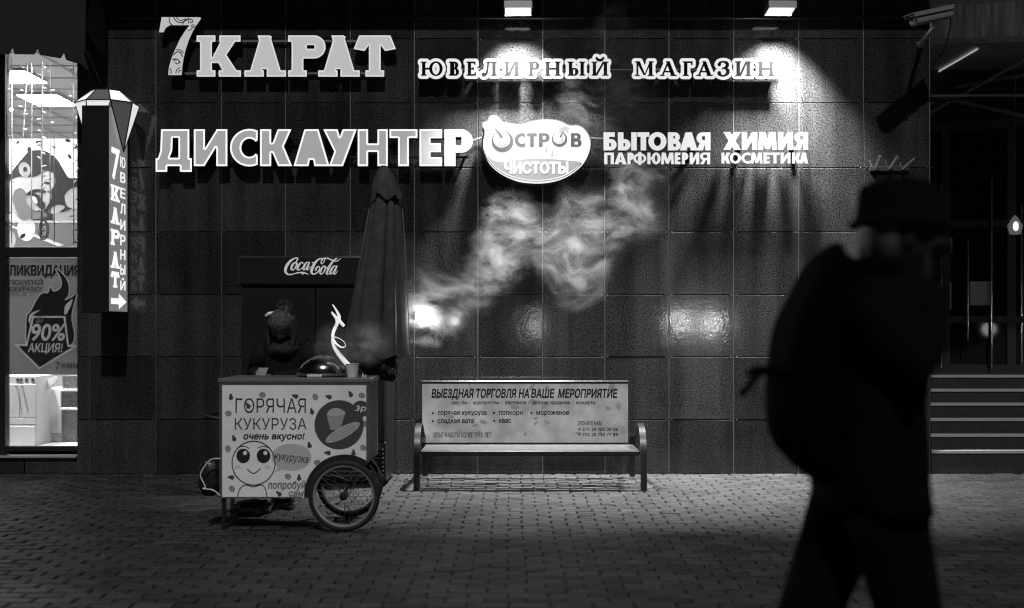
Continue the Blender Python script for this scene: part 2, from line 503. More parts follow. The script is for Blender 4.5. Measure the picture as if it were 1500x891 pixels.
def sans(ch, W, t):
    A, S = [], []; v = t * .82; hx = t * 1.18
    if ch == 'И':
        A += [rc(0, 0, t, 1), rc(W - t, 0, W, 1), [(0, 0), (t * .95, 0), (W, 1), (W - t * .95, 1)]]
    elif ch == 'Н': A += [rc(0, 0, t, 1), rc(W - t, 0, W, 1), rc(0, .5 - v / 2, W, .5 + v / 2)]
    elif ch == 'П': A += [rc(0, 0, t, 1), rc(W - t, 0, W, 1), rc(0, 1 - v, W, 1)]
    elif ch == 'Г': A += [rc(0, 0, t, 1), rc(0, 1 - v, W, 1)]
    elif ch == 'Т': A += [rc(0, 1 - v, W, 1), rc(W / 2 - t / 2, 0, W / 2 + t / 2, 1)]
    elif ch == 'Е': A += [rc(0, 0, t, 1), rc(0, 0, W, v), rc(0, 1 - v, W, 1), rc(0, .5 - v / 2, W * .95, .5 + v / 2)]
    elif ch == 'Р':
        o, i = bowl(0, W, .36, 1, t, v * .85); A += [rc(0, 0, t, 1), o]; S += [i]
    elif ch in 'БЬ':
        o, i = bowl(0, W, 0, .62, t, v * .85); A += [rc(0, 0, t, 1), o]; S += [i]
        if ch == 'Б': A += [rc(0, 1 - v, W * .86, 1)]
    elif ch == 'Ы':
        w2 = W - t * 1.12
        o, i = bowl(0, w2, 0, .62, t, v * .85); A += [rc(0, 0, t, 1), o, rc(W - t, 0, W, 1)]; S += [i]
    elif ch == 'В':
        o, i = bowl(0, W, 0, .56, t, v * .8); o2, i2 = bowl(0, W * .92, .46, 1, t, v * .8)
        A += [rc(0, 0, t, 1), o, o2]; S += [i, i2]
    elif ch == 'Я':
        o, i = bowl(0, W, .36, 1, t, v * .85); mir = lambda q: [(W - x, y) for x, y in q][::-1]
        A += [rc(W - t, 0, W, 1), mir(o)]; S += [mir(i)]
        A += [[(0, 0), (hx, 0), (W * .66, .5), (W * .66 - hx * .8, .5)]]
    elif ch in 'ОЮФ':
        if ch == 'О': x0, x1 = 0, W
        elif ch == 'Ю': x0, x1 = W * .32, W; A += [rc(0, 0, t, 1), rc(0, .5 - v / 2, W * .5, .5 + v / 2)]
        else: x0, x1 = 0, W; A += [rc(W / 2 - t * .5, -.06, W / 2 + t * .5, 1.06)]
        r0 = .5 if ch != 'Ф' else .44
        A += [el((x0 + x1) / 2, .5, (x1 - x0) / 2, r0 + .01)]
        if ch == 'Ф':
            S += [[p for p in el(W / 2, .5, W / 2 - t * .8, r0 - v * .8) if p[0] < W / 2 - t * .5], [p for p in el(W / 2, .5, W / 2 - t * .8, r0 - v * .8, a0=math.pi) if p[0] > W / 2 + t * .5]]
        else: S += [el((x0 + x1) / 2, .5, (x1 - x0) / 2 - t, r0 + .01 - v)]
    elif ch == 'С':
        rx = W * .70; A += [el(rx, .5, rx, .51, 56)]
        S += [el(rx, .5, rx - t * .98, .51 - t * .85, 56), rc(W, -1, W + 3, 2), [(rx, .5), (W + 1, .5 + .33 * (W + 1 - rx) / (W - rx) * .62), (W + 1, .5 - .33 * (W + 1 - rx) / (W - rx) * .62)]]
    elif ch == 'К':
        A += [rc(0, 0, t, 1), [(t * .8, .36), (t * .8 + hx * .9, .36), (W - .02, 1), (W - .02 - hx * 1.05, 1)], [(t * .75, .62), (t * .75 + hx, .68), (W, 0), (W - hx * 1.08, 0)]]
    elif ch == 'А':
        A += [[(0, 0), (W / 2 - t * .58, 1), (W / 2 + t * .58, 1), (W, 0)]]
        k = (W / 2 - t * .58)
        S += [[(hx, -.1), (hx + k * .17 + .0, .17), (W - hx - k * .17, .17), (W - hx, -.1)]]
        x35 = hx + k * .38
        if W / 2 - x35 > .02: S += [[(x35, .38), (W / 2, .76), (W - x35, .38)]]
    elif ch == 'У':
        A += [[(0, 1), (hx * 1.1, 1), (W * .63, .37), (W * .46, .16)], [(W - hx * 1.08, 1), (W, 1), (W * .27 + hx * .82, 0), (W * .17, 0)]]
    elif ch == 'Х':
        A += [[(0, 0), (hx * 1.1, 0), (W, 1), (W - hx * 1.1, 1)], [(0, 1), (hx * 1.1, 1), (W, 0), (W - hx * 1.1, 0)]]
    elif ch == 'М':
        k = W * .06
        A += [[(0, 0), (t * .9, 0), (k + t * .95, 1), (k, 1)], [(W, 0), (W - t * .9, 0), (W - k - t * .95, 1), (W - k, 1)],
              [(k, 1), (k + hx, 1), (W / 2 + t * .42, 0.04), (W / 2 - t * .42, 0.04)], [(W - k, 1), (W - k - hx, 1), (W / 2 - t * .42, 0.04), (W / 2 + t * .42, 0.04)]]
    elif ch == 'Д':
        b = .215
        A += [[(.05 * W, b * .8), (W * .13, .42), (W * .15, 1), (W * .93, 1), (W * .93, b * .8)], rc(0, 0, W, b), rc(0, -.155, W * .32, b), rc(W * .67, -.155, W, b)]
        S += [[(W * .38, b * 1.05), (W * .46, .42), (W * .47, .77), (W * .63, .77), (W * .63, b * 1.05)]]
    elif ch == 'З':
        for cy, r, x1 in ((.285, .285, W), (.74, .26, W * .95)):
            A += [el(W * .45, cy, x1 - W * .45, r)]; S += []
    return shape(A, S)


def serif(ch, W, t, h, s, sh):
    """t stem, h hairline, s serif overhang, sh serif height"""
    A, S = [], []
    def stem(x, tt=t, y0=0, y1=1, top=True, bot=True):
        A.append(rc(x, y0, x + tt, y1))
        if bot: A.append(rc(x - s, y0, x + tt + s, y0 + sh)); A.append([(x - s * .45, y0 + sh * .9), (x + tt + s * .45, y0 + sh * .9), (x + tt * .9, y0 + sh + s * .5), (x + tt * .1, y0 + sh + s * .5)])
        if top: A.append(rc(x - s, y1 - sh, x + tt + s, y1)); A.append([(x - s * .45, y1 - sh * .9), (x + tt * .1, y1 - sh - s * .5), (x + tt * .9, y1 - sh - s * .5), (x + tt + s * .45, y1 - sh * .9)])
    if ch in 'ИЙ':
        stem(s); stem(W - s - t); A.append([(s + t * .7, .04), (s + t * .7 + h * 1.5, .04), (W - s - t * .7, .96), (W - s - t * .7 - h * 1.5, .96)])
        if ch == 'Й':
            A += strokes([spline([(W * .3, 1.27, t * .32), (W * .36, 1.15, t * .42), (W * .5, 1.1, t * .45), (W * .64, 1.15, t * .42), (W * .7, 1.27, t * .32)], 5)], 50)
    elif ch == 'Н': stem(s); stem(W - s - t); A.append(rc(s, .5 - h * .6, W - s, .5 + h * .6))
    elif ch == 'Г':
        stem(s); A += [rc(s, 1 - h * 1.1, W, 1), [(W - h * 1.3, 1), (W, 1), (W, .74), (W - h * .9, .74)]]
    elif ch == 'Е':
        stem(s); A += [rc(s, 1 - h * 1.1, W - .02, 1), [(W - .02 - h * 1.3, 1), (W - .02, 1), (W - .02, .78), (W - .02 - h * .8, .78)], rc(s, 0, W, h * 1.1), [(W - h * 1.4, 0), (W, 0), (W + .02, .25), (W - h * .6, .25)],
                        rc(s, .5 - h * .5, W * .8, .5 + h * .5), rc(W * .8 - h, .40, W * .8, .60)]
    elif ch == 'Р':
        stem(s); o, i = bowl(s + t * .3, W, .44, 1, t, h); A.append(o); S.append(i)
    elif ch == 'В':
        stem(s); o, i = bowl(s + t * .3, W, 0, .55, t, h); o2, i2 = bowl(s + t * .3, W * .92, .53 - h * .6, 1, t, h); A += [o, o2]; S += [i, i2]
    elif ch == 'Ы':
        stem(s); w2 = W - t - 2 * s - .06; o, i = bowl(s + t * .3, w2, 0, .55, t, h); A.append(o); S.append(i); stem(W - s - t)
    elif ch == 'Ю':
        stem(s); A.append(rc(s, .5 - h * .6, W * .45, .5 + h * .6)); cx = (W * .38 + W) / 2; rx = (W - W * .38) / 2
        A.append(el(cx, .5, rx, .52)); S.append(el(cx, .5, rx - t * .95, .52 - h * 1.0))
    elif ch == 'Л':
        stem(W - s - t); A += [rc(W * .3, 1 - sh, W, 1)]
        A += strokes([spline([(W * .42, .96, h * .55), (W * .38, .5, h * .6), (W * .3, .16, h * .75), (W * .16, .05, h * .9)], 6)], 70) + [el(W * .12, .09, t * .62, t * .62, 20)]
    elif ch == 'А':
        a = W * .5; k = s
        A += [[(k + .01, 0), (k + .01 + h * 1.2, 0), (a + h * .7, .98), (a - h * .5, .98)], [(W - k - t * 1.15, 0), (W - k, 0), (a + t * .42, 1.0), (a - t * .65, 1.0)],
              rc(0, 0, k * 2 + h * 1.2 + .02, sh), rc(W - 2 * k - t * 1.05, 0, W, sh), [(W * .2, .3 - h * .5), (W * .8, .3 - h * .5), (W * .77, .3 + h * .5), (W * .23, .3 + h * .5)]]
    elif ch == 'М':
        k = s
        A += [rc(k + .02, 0, k + .02 + h * 1.1, 1), rc(0, 0, 2 * k + h * 1.1 + .03, sh), rc(0, 1 - sh, k + t, 1), rc(W - k - t, 0, W - k, 1), rc(W - 2 * k - t, 0, W, sh), rc(W - k - t, 1 - sh, W, 1),
              [(k, 1), (k + t * 1.05, 1), (W * .5 + t * .35, 0.06), (W * .5 - t * .25, .06)], [(W - k - t * .75, 1), (W - k - t * .2, 1), (W * .5 + t * .3, .06), (W * .5 - t * .05, .06)]]
    elif ch == 'З':
        A += strokes([spline([(W * .1, .78, t * .5), (W * .16, .9, h * .7), (W * .45, .97, h * .5), (W * .8, .86, t * .46), (W * .8, .66, t * .46), (W * .52, .53, h * .5), (W * .38, .52, h * .4)], 6),
                      spline([(W * .4, .53, h * .4), (W * .6, .53, h * .5), (W * .86, .4, t * .5), (W * .86, .2, t * .5), (W * .6, .03, h * .6), (W * .3, .03, h * .6), (W * .1, .14, t * .48), (W * .1, .22, t * .5)], 6)], 90)
    elif ch == 'К':
        stem(s)
        A += [[(s + t * .8, .33), (s + t * .8 + h * 1.2, .33), (W * .9, .9), (W * .9 - h * 1.55, .9)], [(W * .38, .56), (W * .38 + t * .85, .64), (W * .985 - s * .3, .05), (W * .97 - s * .3 - t * 1.2, .05)],
              rc(W - 2 * s - t * 1.30, 0, W, sh), rc(W * .93 - s * 2 - t * .98, 1 - sh, W * .99, 1)]
    elif ch == 'Т':
        A += [rc(W / 2 - t / 2, 0, W / 2 + t / 2, 1), rc(W / 2 - t / 2 - s, 0, W / 2 + t / 2 + s, sh), rc(W * .13, 1 - h, W * .87, 1),
              [(W * .13, 1), (W * .13 + h * .95, 1), (W * .2 + h * .7, 1 - h), (W * .12 + h * .6, .62), (0, .67)], [(W * .87, 1), (W, .67), (W * .88 - h * .6, .62), (W * .8 - h * .7, 1 - h), (W * .87 - h * .95, 1)]]
    return shape([q for q in A], S, 120)


_font = {}


def font_loops(text):
    """outlines of a string set in Blender's built-in font: list of clusters of loops (overlapping contours still apart)"""
    if text in _font: return _font[text]
    c = bpy.data.curves.new('lettering_source', 'FONT'); c.body = text; c.size = 1.0
    o = bpy.data.objects.new('lettering_source', c); COL.objects.link(o)
    dg = bpy.context.evaluated_depsgraph_get(); cu = o.evaluated_get(dg).to_curve(dg)
    loops = []
    for s in cu.splines:
        q = []
        if s.type == 'BEZIER':
            bp = s.bezier_points; n = len(bp)
            for i in range(n):
                a, b = bp[i], bp[(i + 1) % n]
                straight = (a.handle_right - a.co).length < 1e-5 and (b.handle_left - b.co).length < 1e-5
                e1 = (b.co - a.co)
                if e1.length > 1e-9 and abs((a.handle_right - a.co).cross(e1).length) < 1e-6 and abs((b.handle_left - b.co).cross(e1).length) < 1e-6: straight = True
                k = 1 if straight else 5
                for j in range(k):
                    t = j / k; u = 1 - t
                    p = a.co * u ** 3 + a.handle_right * 3 * u * u * t + b.handle_left * 3 * u * t * t + b.co * t ** 3
                    q.append((p.x, p.y))
        else: q = [(p.co.x, p.co.y) for p in s.points]
        if len(q) >= 3: loops.append(q)
    o.evaluated_get(dg).to_curve_clear() if hasattr(o, 'to_curve_clear') else None
    bpy.data.objects.remove(o); bpy.data.curves.remove(c)
    loops.sort(key=lambda q: min(p[0] for p in q)); cl = []; hi = -1e9
    for q in loops:
        a, b = min(p[0] for p in q), max(p[0] for p in q)
        if a < hi - 0.004: cl[-1].append(q); hi = max(hi, b)
        else: cl.append([q]); hi = b
    _font[text] = cl
    return cl


def text_px(text, x0, x1, ytop, ybase, weight=0.0, shear=0.0, ref=None, res=46, rot=0.0):
    """loops in photo pixels: string fitted so that its left/right meet x0/x1 and its capitals run ytop..ybase (y down). ref: height of the fitted letters"""
    cl = font_loops(text); hcap = ref if ref else max(p[1] for c in cl for q in c for p in q)
    out = []
    for c in cl: out += grow(c, weight, res) if True else c
    out = [[(p[0] + p[1] * shear, p[1]) for p in q] for q in out]
    a = min(p[0] for q in out for p in q); b = max(p[0] for q in out for p in q)
    sx = (x1 - x0) / (b - a); sy = (ybase - ytop) / hcap
    res_ = []
    for q in out:
        r = []
        for p in q:
            X, Y = x0 + (p[0] - a) * sx, ybase - p[1] * sy
            if rot:
                dx, dy = X - x0, Y - ybase; X, Y = x0 + dx * math.cos(rot) - dy * math.sin(rot), ybase + dx * math.sin(rot) + dy * math.cos(rot)
            r.append((X, Y))
        res_.append(r)
    return res_


def to_plane(loops, D): return [[XZ(p[0], p[1], D) for p in q] for q in loops]


def letter_px(loops, x0, ytop, ybase, D):
    """unit-height glyph loops -> world x,z with left edge x0 and height from photo rows"""
    k = ybase - ytop
    return [[XZ(x0 + p[0] * k, ybase - p[1] * k, D) for p in q] for q in loops]


def decal(name, loops_px, D, m, parent, lift=0.0012, th=0.001):
    b = MB(); y = D - DW - lift
    b.prism(to_plane(loops_px, D), y, y + th, back=False); return b.build(name, m, parent)

# ================================================================== GROUND
def pavement():
    b = MB(); tone = []; rng = random.Random(3)
    L, Wd, g, ch = 0.205, 0.1, 0.0058, 0.009
    y = 0.035; row = 0
    while y > -DW + 2.2:
        y0 = y - Wd; x = -7.2 + (row % 2) * L / 2 + rng.uniform(-.012, .012)
        while x < 7.2:
            ll = L
            t = rng.uniform(.5, 1.4); dz = rng.uniform(-.0022, .0022)
            tx, ty = rng.uniform(-.0016, .0016), rng.uniform(-.0014, .0014)
            X0, X1, Y0, Y1 = x + g, x + ll - g, y0 + g, y - g
            q = lambda a, c, z: (a, c, z + dz + tx * (1 if a > x + ll / 2 else -1) + ty * (1 if c > y0 + Wd / 2 else -1))
            n0 = len(b.v)
            vs = [q(X0, Y0, -.026), q(X1, Y0, -.026), q(X1, Y1, -.026), q(X0, Y1, -.026),
                  q(X0, Y0, -.005), q(X1, Y0, -.005), q(X1, Y1, -.005), q(X0, Y1, -.005),
                  q(X0 + ch, Y0 + ch, 0), q(X1 - ch, Y0 + ch, 0), q(X1 - ch, Y1 - ch, 0), q(X0 + ch, Y1 - ch, 0)]
            fs = [(8, 9, 10, 11)]
            for k in (0, 4):
                fs += [(k + i, k + (i + 1) % 4, k + 4 + (i + 1) % 4, k + 4 + i) for i in range(4)]
            b.add(vs, fs); tone += [t] * 12; x += ll
        y = y0; row += 1
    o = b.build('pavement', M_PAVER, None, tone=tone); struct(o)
    g_ = MB(); g_.add([(-300, -300, -.019), (300, -300, -.019), (300, 60, -.019), (-300, 60, -.019)], [(0, 1, 2, 3)])
    struct(g_.build('ground', M_MORTAR))


pavement()

def grit():
    b = MB(); rng = random.Random(21)
    for i in range(260):
        x = rng.uniform(-5, 5); y = -abs(rng.gauss(0, .16)) - .01 if i < 170 else rng.uniform(-5.5, -.2); r = rng.uniform(.002, .007) * (1.4 if i % 9 == 0 else 1)
        q = [Vector((x + r * rng.uniform(.6, 1.5) * math.cos(a), y + r * rng.uniform(.6, 1.4) * math.sin(a), .0005)) for a in (0, 1.4, 2.6, 3.9, 5.1)]
        b.add(q + [Vector((x, y, r * .8 + .001))], [(k, (k + 1) % 5, 5) for k in range(5)])
    o = b.build('grit', mat('grit_stone', .14, .8), None); struct(o, 'stuff'); o['label'] = 'grit and crumbs lying on the pavement along the wall'


grit()

# ================================================================== SHOP BUILDING
VX = [-160, -62, 36, 131, 228, 324, 418, 513, 607, 700, 795, 886, 980, 1075, 1170, 1265, 1362]   # panel joints in the photograph
HZ = [-230, -134, -37, 57, 151, 246, 340, 432, 523, 615, 697]
XJ = [(p - 750) * DW / F for p in VX]; ZJ = [H + (HOR - p) * DW / F for p in HZ]; ZJ[-1] = 0.0
WX0, WX1 = XZ(5, 0, DW)[0], XZ(113, 0, DW)[0]            # shop window opening
WZ0, WZ1 = XZ(0, 671, DW)[1], 4.05
WXL = WX0 - 1.55           # the next bay of the window, beyond the frame of the photograph
RX = XJ[-1]                                               # right corner of the wall
bld = thing('shop_building', 'dark stone clad shop front carrying the lit signs, with a bright display window', 'building', (0, 0, 0))


def cladding():
    b = MB(); tone = []; rng = random.Random(11); g = .0045
    for i in range(len(XJ) - 1):
        for j in range(len(ZJ) - 1):
            x0, x1, z1, z0 = XJ[i] + g, XJ[i + 1] - g, ZJ[j] - g, ZJ[j + 1] + g
            rects = [(x0, x1, z0, z1)]
            if x0 < WX1 and x1 > WXL:       # cut the display window out
                nr = []
                for (a, c, d, e) in rects:
                    if e <= WZ0 or d >= WZ1: nr.append((a, c, d, e)); continue
                    if c > WX1 + .01: nr.append((max(a, WX1), c, d, e))
                    if a < WXL: nr.append((a, WXL, d, e)); a = WXL
                    if d < WZ0: nr.append((a, min(c, WX1), d, WZ0))
                    if e > WZ1: nr.append((a, min(c, WX1), WZ1, e))
                rects = nr
            t = rng.uniform(.62, 1.38); tl = [rng.uniform(-.0011, .0011) for _ in range(3)]
            for (a, c, d, e) in rects:
                if c - a < .01 or e - d < .01: continue
                n0 = len(b.v); f = .0018
                yy = lambda x, z: tl[0] + tl[1] * ((x - a) / (c - a) - .5) * 2 + tl[2] * ((z - d) / (e - d) - .5) * 2
                vs = [(x, y + (yy(x, z) if y < .02 else 0), z) for (x, y, z) in
                      [(a, .03, d), (c, .03, d), (c, .03, e), (a, .03, e), (a, f, d), (c, f, d), (c, f, e), (a, f, e), (a + f, 0, d + f), (c - f, 0, d + f), (c - f, 0, e - f), (a + f, 0, e - f)]]
                fs = [(8, 9, 10, 11)] + [(k + i2, k + (i2 + 1) % 4, k + 4 + (i2 + 1) % 4, k + 4 + i2) for k in (0, 4) for i2 in range(4)]
                b.add(vs, fs[:1] , 0); n1 = len(b.v) - 12; b.f += [tuple(q + n1 for q in w_) for w_ in fs[1:]]; b.m += [1] * len(fs[1:]); tone += [t] * 12
    b.build('cladding', [GRANITE, mat('cut_stone_edge', .02, .75)], bld, tone=tone)
    s = MB()
    for i, x in enumerate(XJ):
        if WXL < x < WX1: continue
        s.box(x - .0035, x + .0035, .004, .03, 0.0, 5.5)
    s.build('joint_strip', M_GALV, bld)
    c = MB()
    for x in XJ[3:]:
        for z in ZJ[1:-1]:
            for dx in (-.026, .026):
                c.revolve([(.0045, -.004), (.006, -.002), (.006, .004)], (x + dx, 0, z), 8, axis='y')
    struct(c.build('panel_clip', M_STEEL, bld, smooth=40), 'stuff')
    k = MB()       # masonry behind the cladding, with the window cut out
    k.box(-12, WXL, .032, .3, 0, 5.5); k.box(WXL, WX1, .032, .3, 0, WZ0); k.box(WXL, WX1, .032, .3, WZ1, 5.5)
    k.box(WX1, RX - .001, .032, .3, 0, 5.5); k.box(RX - .3, RX - .001, .302, 5.2, 0, 5.5)
    k.build('masonry', M_BLACK, bld)
    q = MB(); tone = []
    for j in range(len(ZJ) - 1):                           # cladding on the return beside the entrance
        for a in (0.034, .634, 1.234, 1.834):
            q.box(RX, RX + .02, a, a + .59, ZJ[j + 1] + g, ZJ[j] - g); tone += [1.0] * 8
    q.build('return_cladding', GRANITE, bld, tone=tone)
    e = MB(); zc = H + (HOR - 29) * DW / F
    e.box(-9, RX, -.03, -.002, zc, zc + .035, bev=.006); e.box(-9, RX + .02, -.42, .3, 4.62, 4.8, bev=.01); e.box(-9, RX + .02, -.38, .3, 4.81, 5.6)  # upper boxes: overhang out of view, set to shade the wall top
    e.build('cornice', M_DARKMETAL, bld)


cladding()


def shop_window():
    b = MB(); y0, y1 = .03, .13
    ra, rb = XZ(0, 362, DW)[1], XZ(0, 376, DW)[1]
    b.box(WX0 - .06, WX0, y0, y1, WZ0 + .02, WZ1, bev=.006)
    b.box(WX0, WX1, y0 + .002, y1 - .002, rb, ra, bev=.006)
    b.box(WX0 - .06, WX1, y0 + .004, y1 - .004, XZ(0, 662, DW)[1], XZ(0, 655, DW)[1], bev=.005)
    b.box(WX0, WX1, y0 + .004, y1 - .004, WZ1 - .06, WZ1, bev=.005)
    fr = b.build('window_frame', M_DARKMETAL, bld)
    s = MB(); s.box(WXL, WX1, -.035, .035, WZ0 + .002, WZ0 + .022, bev=.004); s.build('window_sill', mat('sill_metal', .6, .35, metal=.7), bld)
    g = MB(); g.box(WXL, WX0 - .062, .075, .081, WZ0 + .03, WZ1 - .06); g.build('window_pane', M_GLASS, fr)
    g = MB(); g.box(WX0, WX1, .075, .081, ra, WZ1 - .06); g.build('window_pane', M_GLASS, fr)
    g = MB(); g.box(WX0, WX1, .075, .081, XZ(0, 655, DW)[1], rb); g.build('window_pane', M_GLASS, fr)
    # room behind
    r = MB(); X0, X1, Y0, Y1, Z0, Z1 = WX0 - 6.0, WX1 + 3.4, .31, 9.5, .2, 4.32
    r.add([(X0, Y0, Z0), (X1, Y0, Z0), (X1, Y1, Z0), (X0, Y1, Z0), (X0, Y0, Z1), (X1, Y0, Z1), (X1, Y1, Z1), (X0, Y1, Z1)],
          [(0, 1, 2, 3), (7, 6, 5, 4), (2, 6, 7, 3), (1, 5, 6, 2), (0, 3, 7, 4)])
    r.build('shop_room', M_ROOMWHITE, bld)
    gr = MB()
    for k in range(16):
        y = .35 + k * .6; gr.box(X0, X1, y - .012, y + .012, Z1 - .012, Z1 - .002)
    for k in range(17):
        x = X0 + .25 + k * .6; gr.box(x - .012, x + .012, Y0, Y1, Z1 - .016, Z1 - .0125)
    gr.build('ceiling_grid', mat('grid_metal', .35, .5), bld)


shop_window()
LAMP_PANEL = mat('lamp_diffuser', .9, .5, emit=60)
M_FRAMEW = mat('white_metal', .7, .4)


def panel_light(px0, px1, ya, yb, label):
    z = 4.30; k = z - H
    Da, Db = k * F / (HOR - ya), k * F / (HOR - yb)
    x0, x1 = (px0 - 750) * Da / F, (px1 - 750) * Da / F
    t = thing('ceiling_light', label, 'ceiling light', ((x0 + x1) / 2, (Da + Db) / 2 - DW, z), 'square ceiling lights inside the shop')
    b = MB(); b.box(x0 - .02, x1 + .02, Da - DW - .02, Db - DW + .02, z - .012, z + .004, bev=.003); b.build('frame', M_FRAMEW, t)
    b = MB(); b.box(x0, x1, Da - DW, Db - DW, z - .018, z - .0122); b.build('diffuser', LAMP_PANEL, t)


panel_light(-22, 36, 103, 120, 'square ceiling light nearest the shop glass, partly cut off by the frame')
panel_light(25, 82, 138, 153, 'square ceiling light deeper inside the shop')
# further lights of the same ceiling that light the room
for q, (x, y) in enumerate(((-3.2, 2.2), (-2.2, 4.4), (-7.0, 4.2), (-6.6, 1.6), (-4.9, 6.4))):
    t = thing('ceiling_light', 'square ceiling light far inside the shop, out of sight behind the wall', 'ceiling light', (x, y, 4.3), 'square ceiling lights inside the shop')
    b = MB(); b.box(x - .32, x + .32, y - .32, y + .32, 4.288, 4.304, bev=.003); b.build('frame', M_FRAMEW, t)
    b = MB(); b.box(x - .3, x + .3, y - .3, y + .3, 4.282, 4.2878); b.build('diffuser', LAMP_PANEL, t)


def paper(name, col, tr):
    m = bpy.data.materials.new(name); m.use_nodes = True; n = m.node_tree.nodes; l = m.node_tree.links
    b = n['Principled BSDF']; b.inputs['Base Color'].default_value = (col,) * 3 + (1,); b.inputs['Roughness'].default_value = .6
    t = n.new('ShaderNodeBsdfTranslucent'); t.inputs[0].default_value = (col,) * 3 + (1,)
    tn = n.new('ShaderNodeTexNoise'); tn.inputs['Scale'].default_value = 3.5; tc = n.new('ShaderNodeTexCoord'); l.new(tc.outputs['Object'], tn.inputs['Vector'])
    bp = n.new('ShaderNodeBump'); bp.inputs['Strength'].default_value = .5; bp.inputs['Distance'].default_value = .05
    l.new(tn.outputs[0], bp.inputs['Height']); l.new(bp.outputs[0], b.inputs['Normal'])
    mx = n.new('ShaderNodeMixShader'); mx.inputs[0].default_value = tr
    l.new(b.outputs[0], mx.inputs[1]); l.new(t.outputs[0], mx.inputs[2]); l.new(mx.outputs[0], n['Material Output'].inputs[0])
    return m


def rectpx(a, b, c, d): return [(a, d), (c, d), (c, b), (a, b)]


def face_poster():
    D = DW + .16
    t = thing('portrait_poster', 'pale poster of a dark haired face with falling petals in the upper shop window', 'poster', tuple(P(60, 360, D)))
    s = 4.954
    C = lambda pts: [(x / s, 190 + y / s) for x, y in pts]
    pap = paper('pale_poster_paper', .85, .85); ink = paper('poster_dark_ink', .05, .6); mid = paper('poster_grey_ink', .33, .7); lite = paper('poster_skin_ink', .36, .8); sh = paper('poster_shade_ink', .16, .7); wht = MATS_P['w']
    L = []
    L.append(('stripe_print', [C([(24, 684), (44, 676), (470, 838), (420, 846)])], wht)); L.append(('stripe_print', [C([(20, 660), (575, 660), (575, 674), (20, 674)])], wht))
    for i, (x, y, r) in enumerate(((130, 93, 16), (285, 92, 28), (493, 80, 22), (390, 122, 18), (505, 195, 20), (215, 155, 32), (42, 135, 14), (550, 128, 16), (165, 772, 24))):
        L.append(('petal_print', [C(el(x, y, r, r * .55, 14, rot=-.5 + i * .37))], ink))
    L += [('ear_print', [C(el(182, 288, 15, 18, 20))], ink), ('ear_print', [C(el(178, 290, 30, 44, 24, rot=-.3))], mid), ('ear_print', [C(el(178, 290, 42, 56, 24, rot=-.3))], lite),
          ('teeth_print', [C(el(252, 508, 14, 34, 16, rot=-.5))], wht),
          ('mouth_print', [C(spline([(232, 470), (262, 465), (300, 500), (330, 560), (300, 575), (262, 545), (240, 515), (232, 470)], 4)[:-1])], ink),
          ('brow_print', [C(spline([(186, 472), (225, 440), (280, 432), (330, 445), (320, 462), (270, 455), (215, 478), (186, 472)], 4)[:-1])], ink),
          ('eye_print', [C(el(345, 388, 22, 9, 16, rot=.3))], ink), ('nose_print', [C(spline([(310, 470), (340, 440), (362, 470), (350, 520), (325, 540), (310, 470)], 4)[:-1])], lite),
          ('lip_print', [C(spline([(350, 600), (385, 560), (430, 545), (470, 560), (440, 590), (390, 612), (350, 600)], 4)[:-1])], lite),
          ('shade_print', [C(spline([(110, 440), (150, 425), (190, 460), (190, 520), (215, 560), (260, 590), (330, 600), (330, 640), (220, 652), (150, 650), (110, 570), (90, 500), (110, 440)], 4)[:-1])], sh),
          ('cheek_print', [C(spline([(190, 480), (230, 500), (250, 550), (235, 590), (205, 560), (190, 520), (190, 480)], 4)[:-1])], mid),
          ('face_print', [C(spline([(24, 410), (70, 372), (130, 340), (210, 345), (270, 335), (330, 300), (380, 310), (400, 350), (398, 400), (372, 440), (372, 500), (340, 560), (300, 600), (240, 640), (150, 652), (90, 600), (24, 560), (24, 410)], 4)[:-1])], lite),
          ('hand_print', [C(spline([(468, 480), (500, 440), (545, 420), (575, 425), (575, 560), (520, 570), (480, 545), (468, 480)], 4)[:-1])], lite),
          ('sleeve_print', [C(spline([(390, 590), (450, 600), (520, 575), (575, 570), (575, 662), (400, 662), (390, 590)], 4)[:-1])], mid),
          ('shoulder_print', [C([(20, 480), (70, 480), (150, 662), (20, 662)])], wht),
          ('saucer_print', [C(el(190, 720, 66, 90, 30))], wht), ('saucer_print', [C(el(70, 800, 44, 66, 30))], lite), ('cloth_print', [C([(20, 674), (575, 674), (575, 846), (20, 846)])], sh),
          ('hair_print', [C(spline([(20, 385), (60, 340), (110, 270), (165, 205), (200, 165), (240, 150), (300, 150), (350, 165), (410, 210), (460, 290), (500, 350), (575, 380), (575, 664), (20, 664), (20, 385)], 4)[:-1])], ink),
          ('paper_sheet', [rectpx(-6, 203, 116, 361)], pap)]
    print_stack(D, t, L, 150)


MATS_P = {'w': paper('poster_white', .9, .6)}
face_poster()


def added_window_spot(x, lab, aim=0):  # unseen lamp added to brighten the cabinets, posters and left pavement
    t = thing('added_window_light', lab, 'spotlight', (x, .27, 4.0), 'added unseen spotlights over the display window')
    b = MB(); b.revolve([(.05, 4.12), (.06, 4.1), (.06, 4.0), (.052, 3.99), (.052, 3.995)], (x, .27, 0), 16); b.tube([(x, .27, 4.12), (x, .32, 4.3)], .012, 6); b.build('can', M_BLACK, t)
    b = MB(); b.revolve([(.05, 3.9985), (.05, 3.9995)], (x, .27, 0), 16); b.build('lens', mat('added_spot_lens', .9, .4, emit=20), t)
    ld = bpy.data.lights.new('added_window_beam', 'SPOT'); ld.energy = ADDED_SPOT if aim == 0 else 2200; ld.spot_size = R(120); ld.spot_blend = .6; ld.shadow_soft_size = .05
    lo = bpy.data.objects.new('added_window_beam', ld); COL.objects.link(lo); lo.location = (x, .27, 3.97); lo.rotation_euler = (R(aim), 0, 0); lo.parent = t; lo.matrix_parent_inverse = Matrix.Translation(-Vector(t.location))


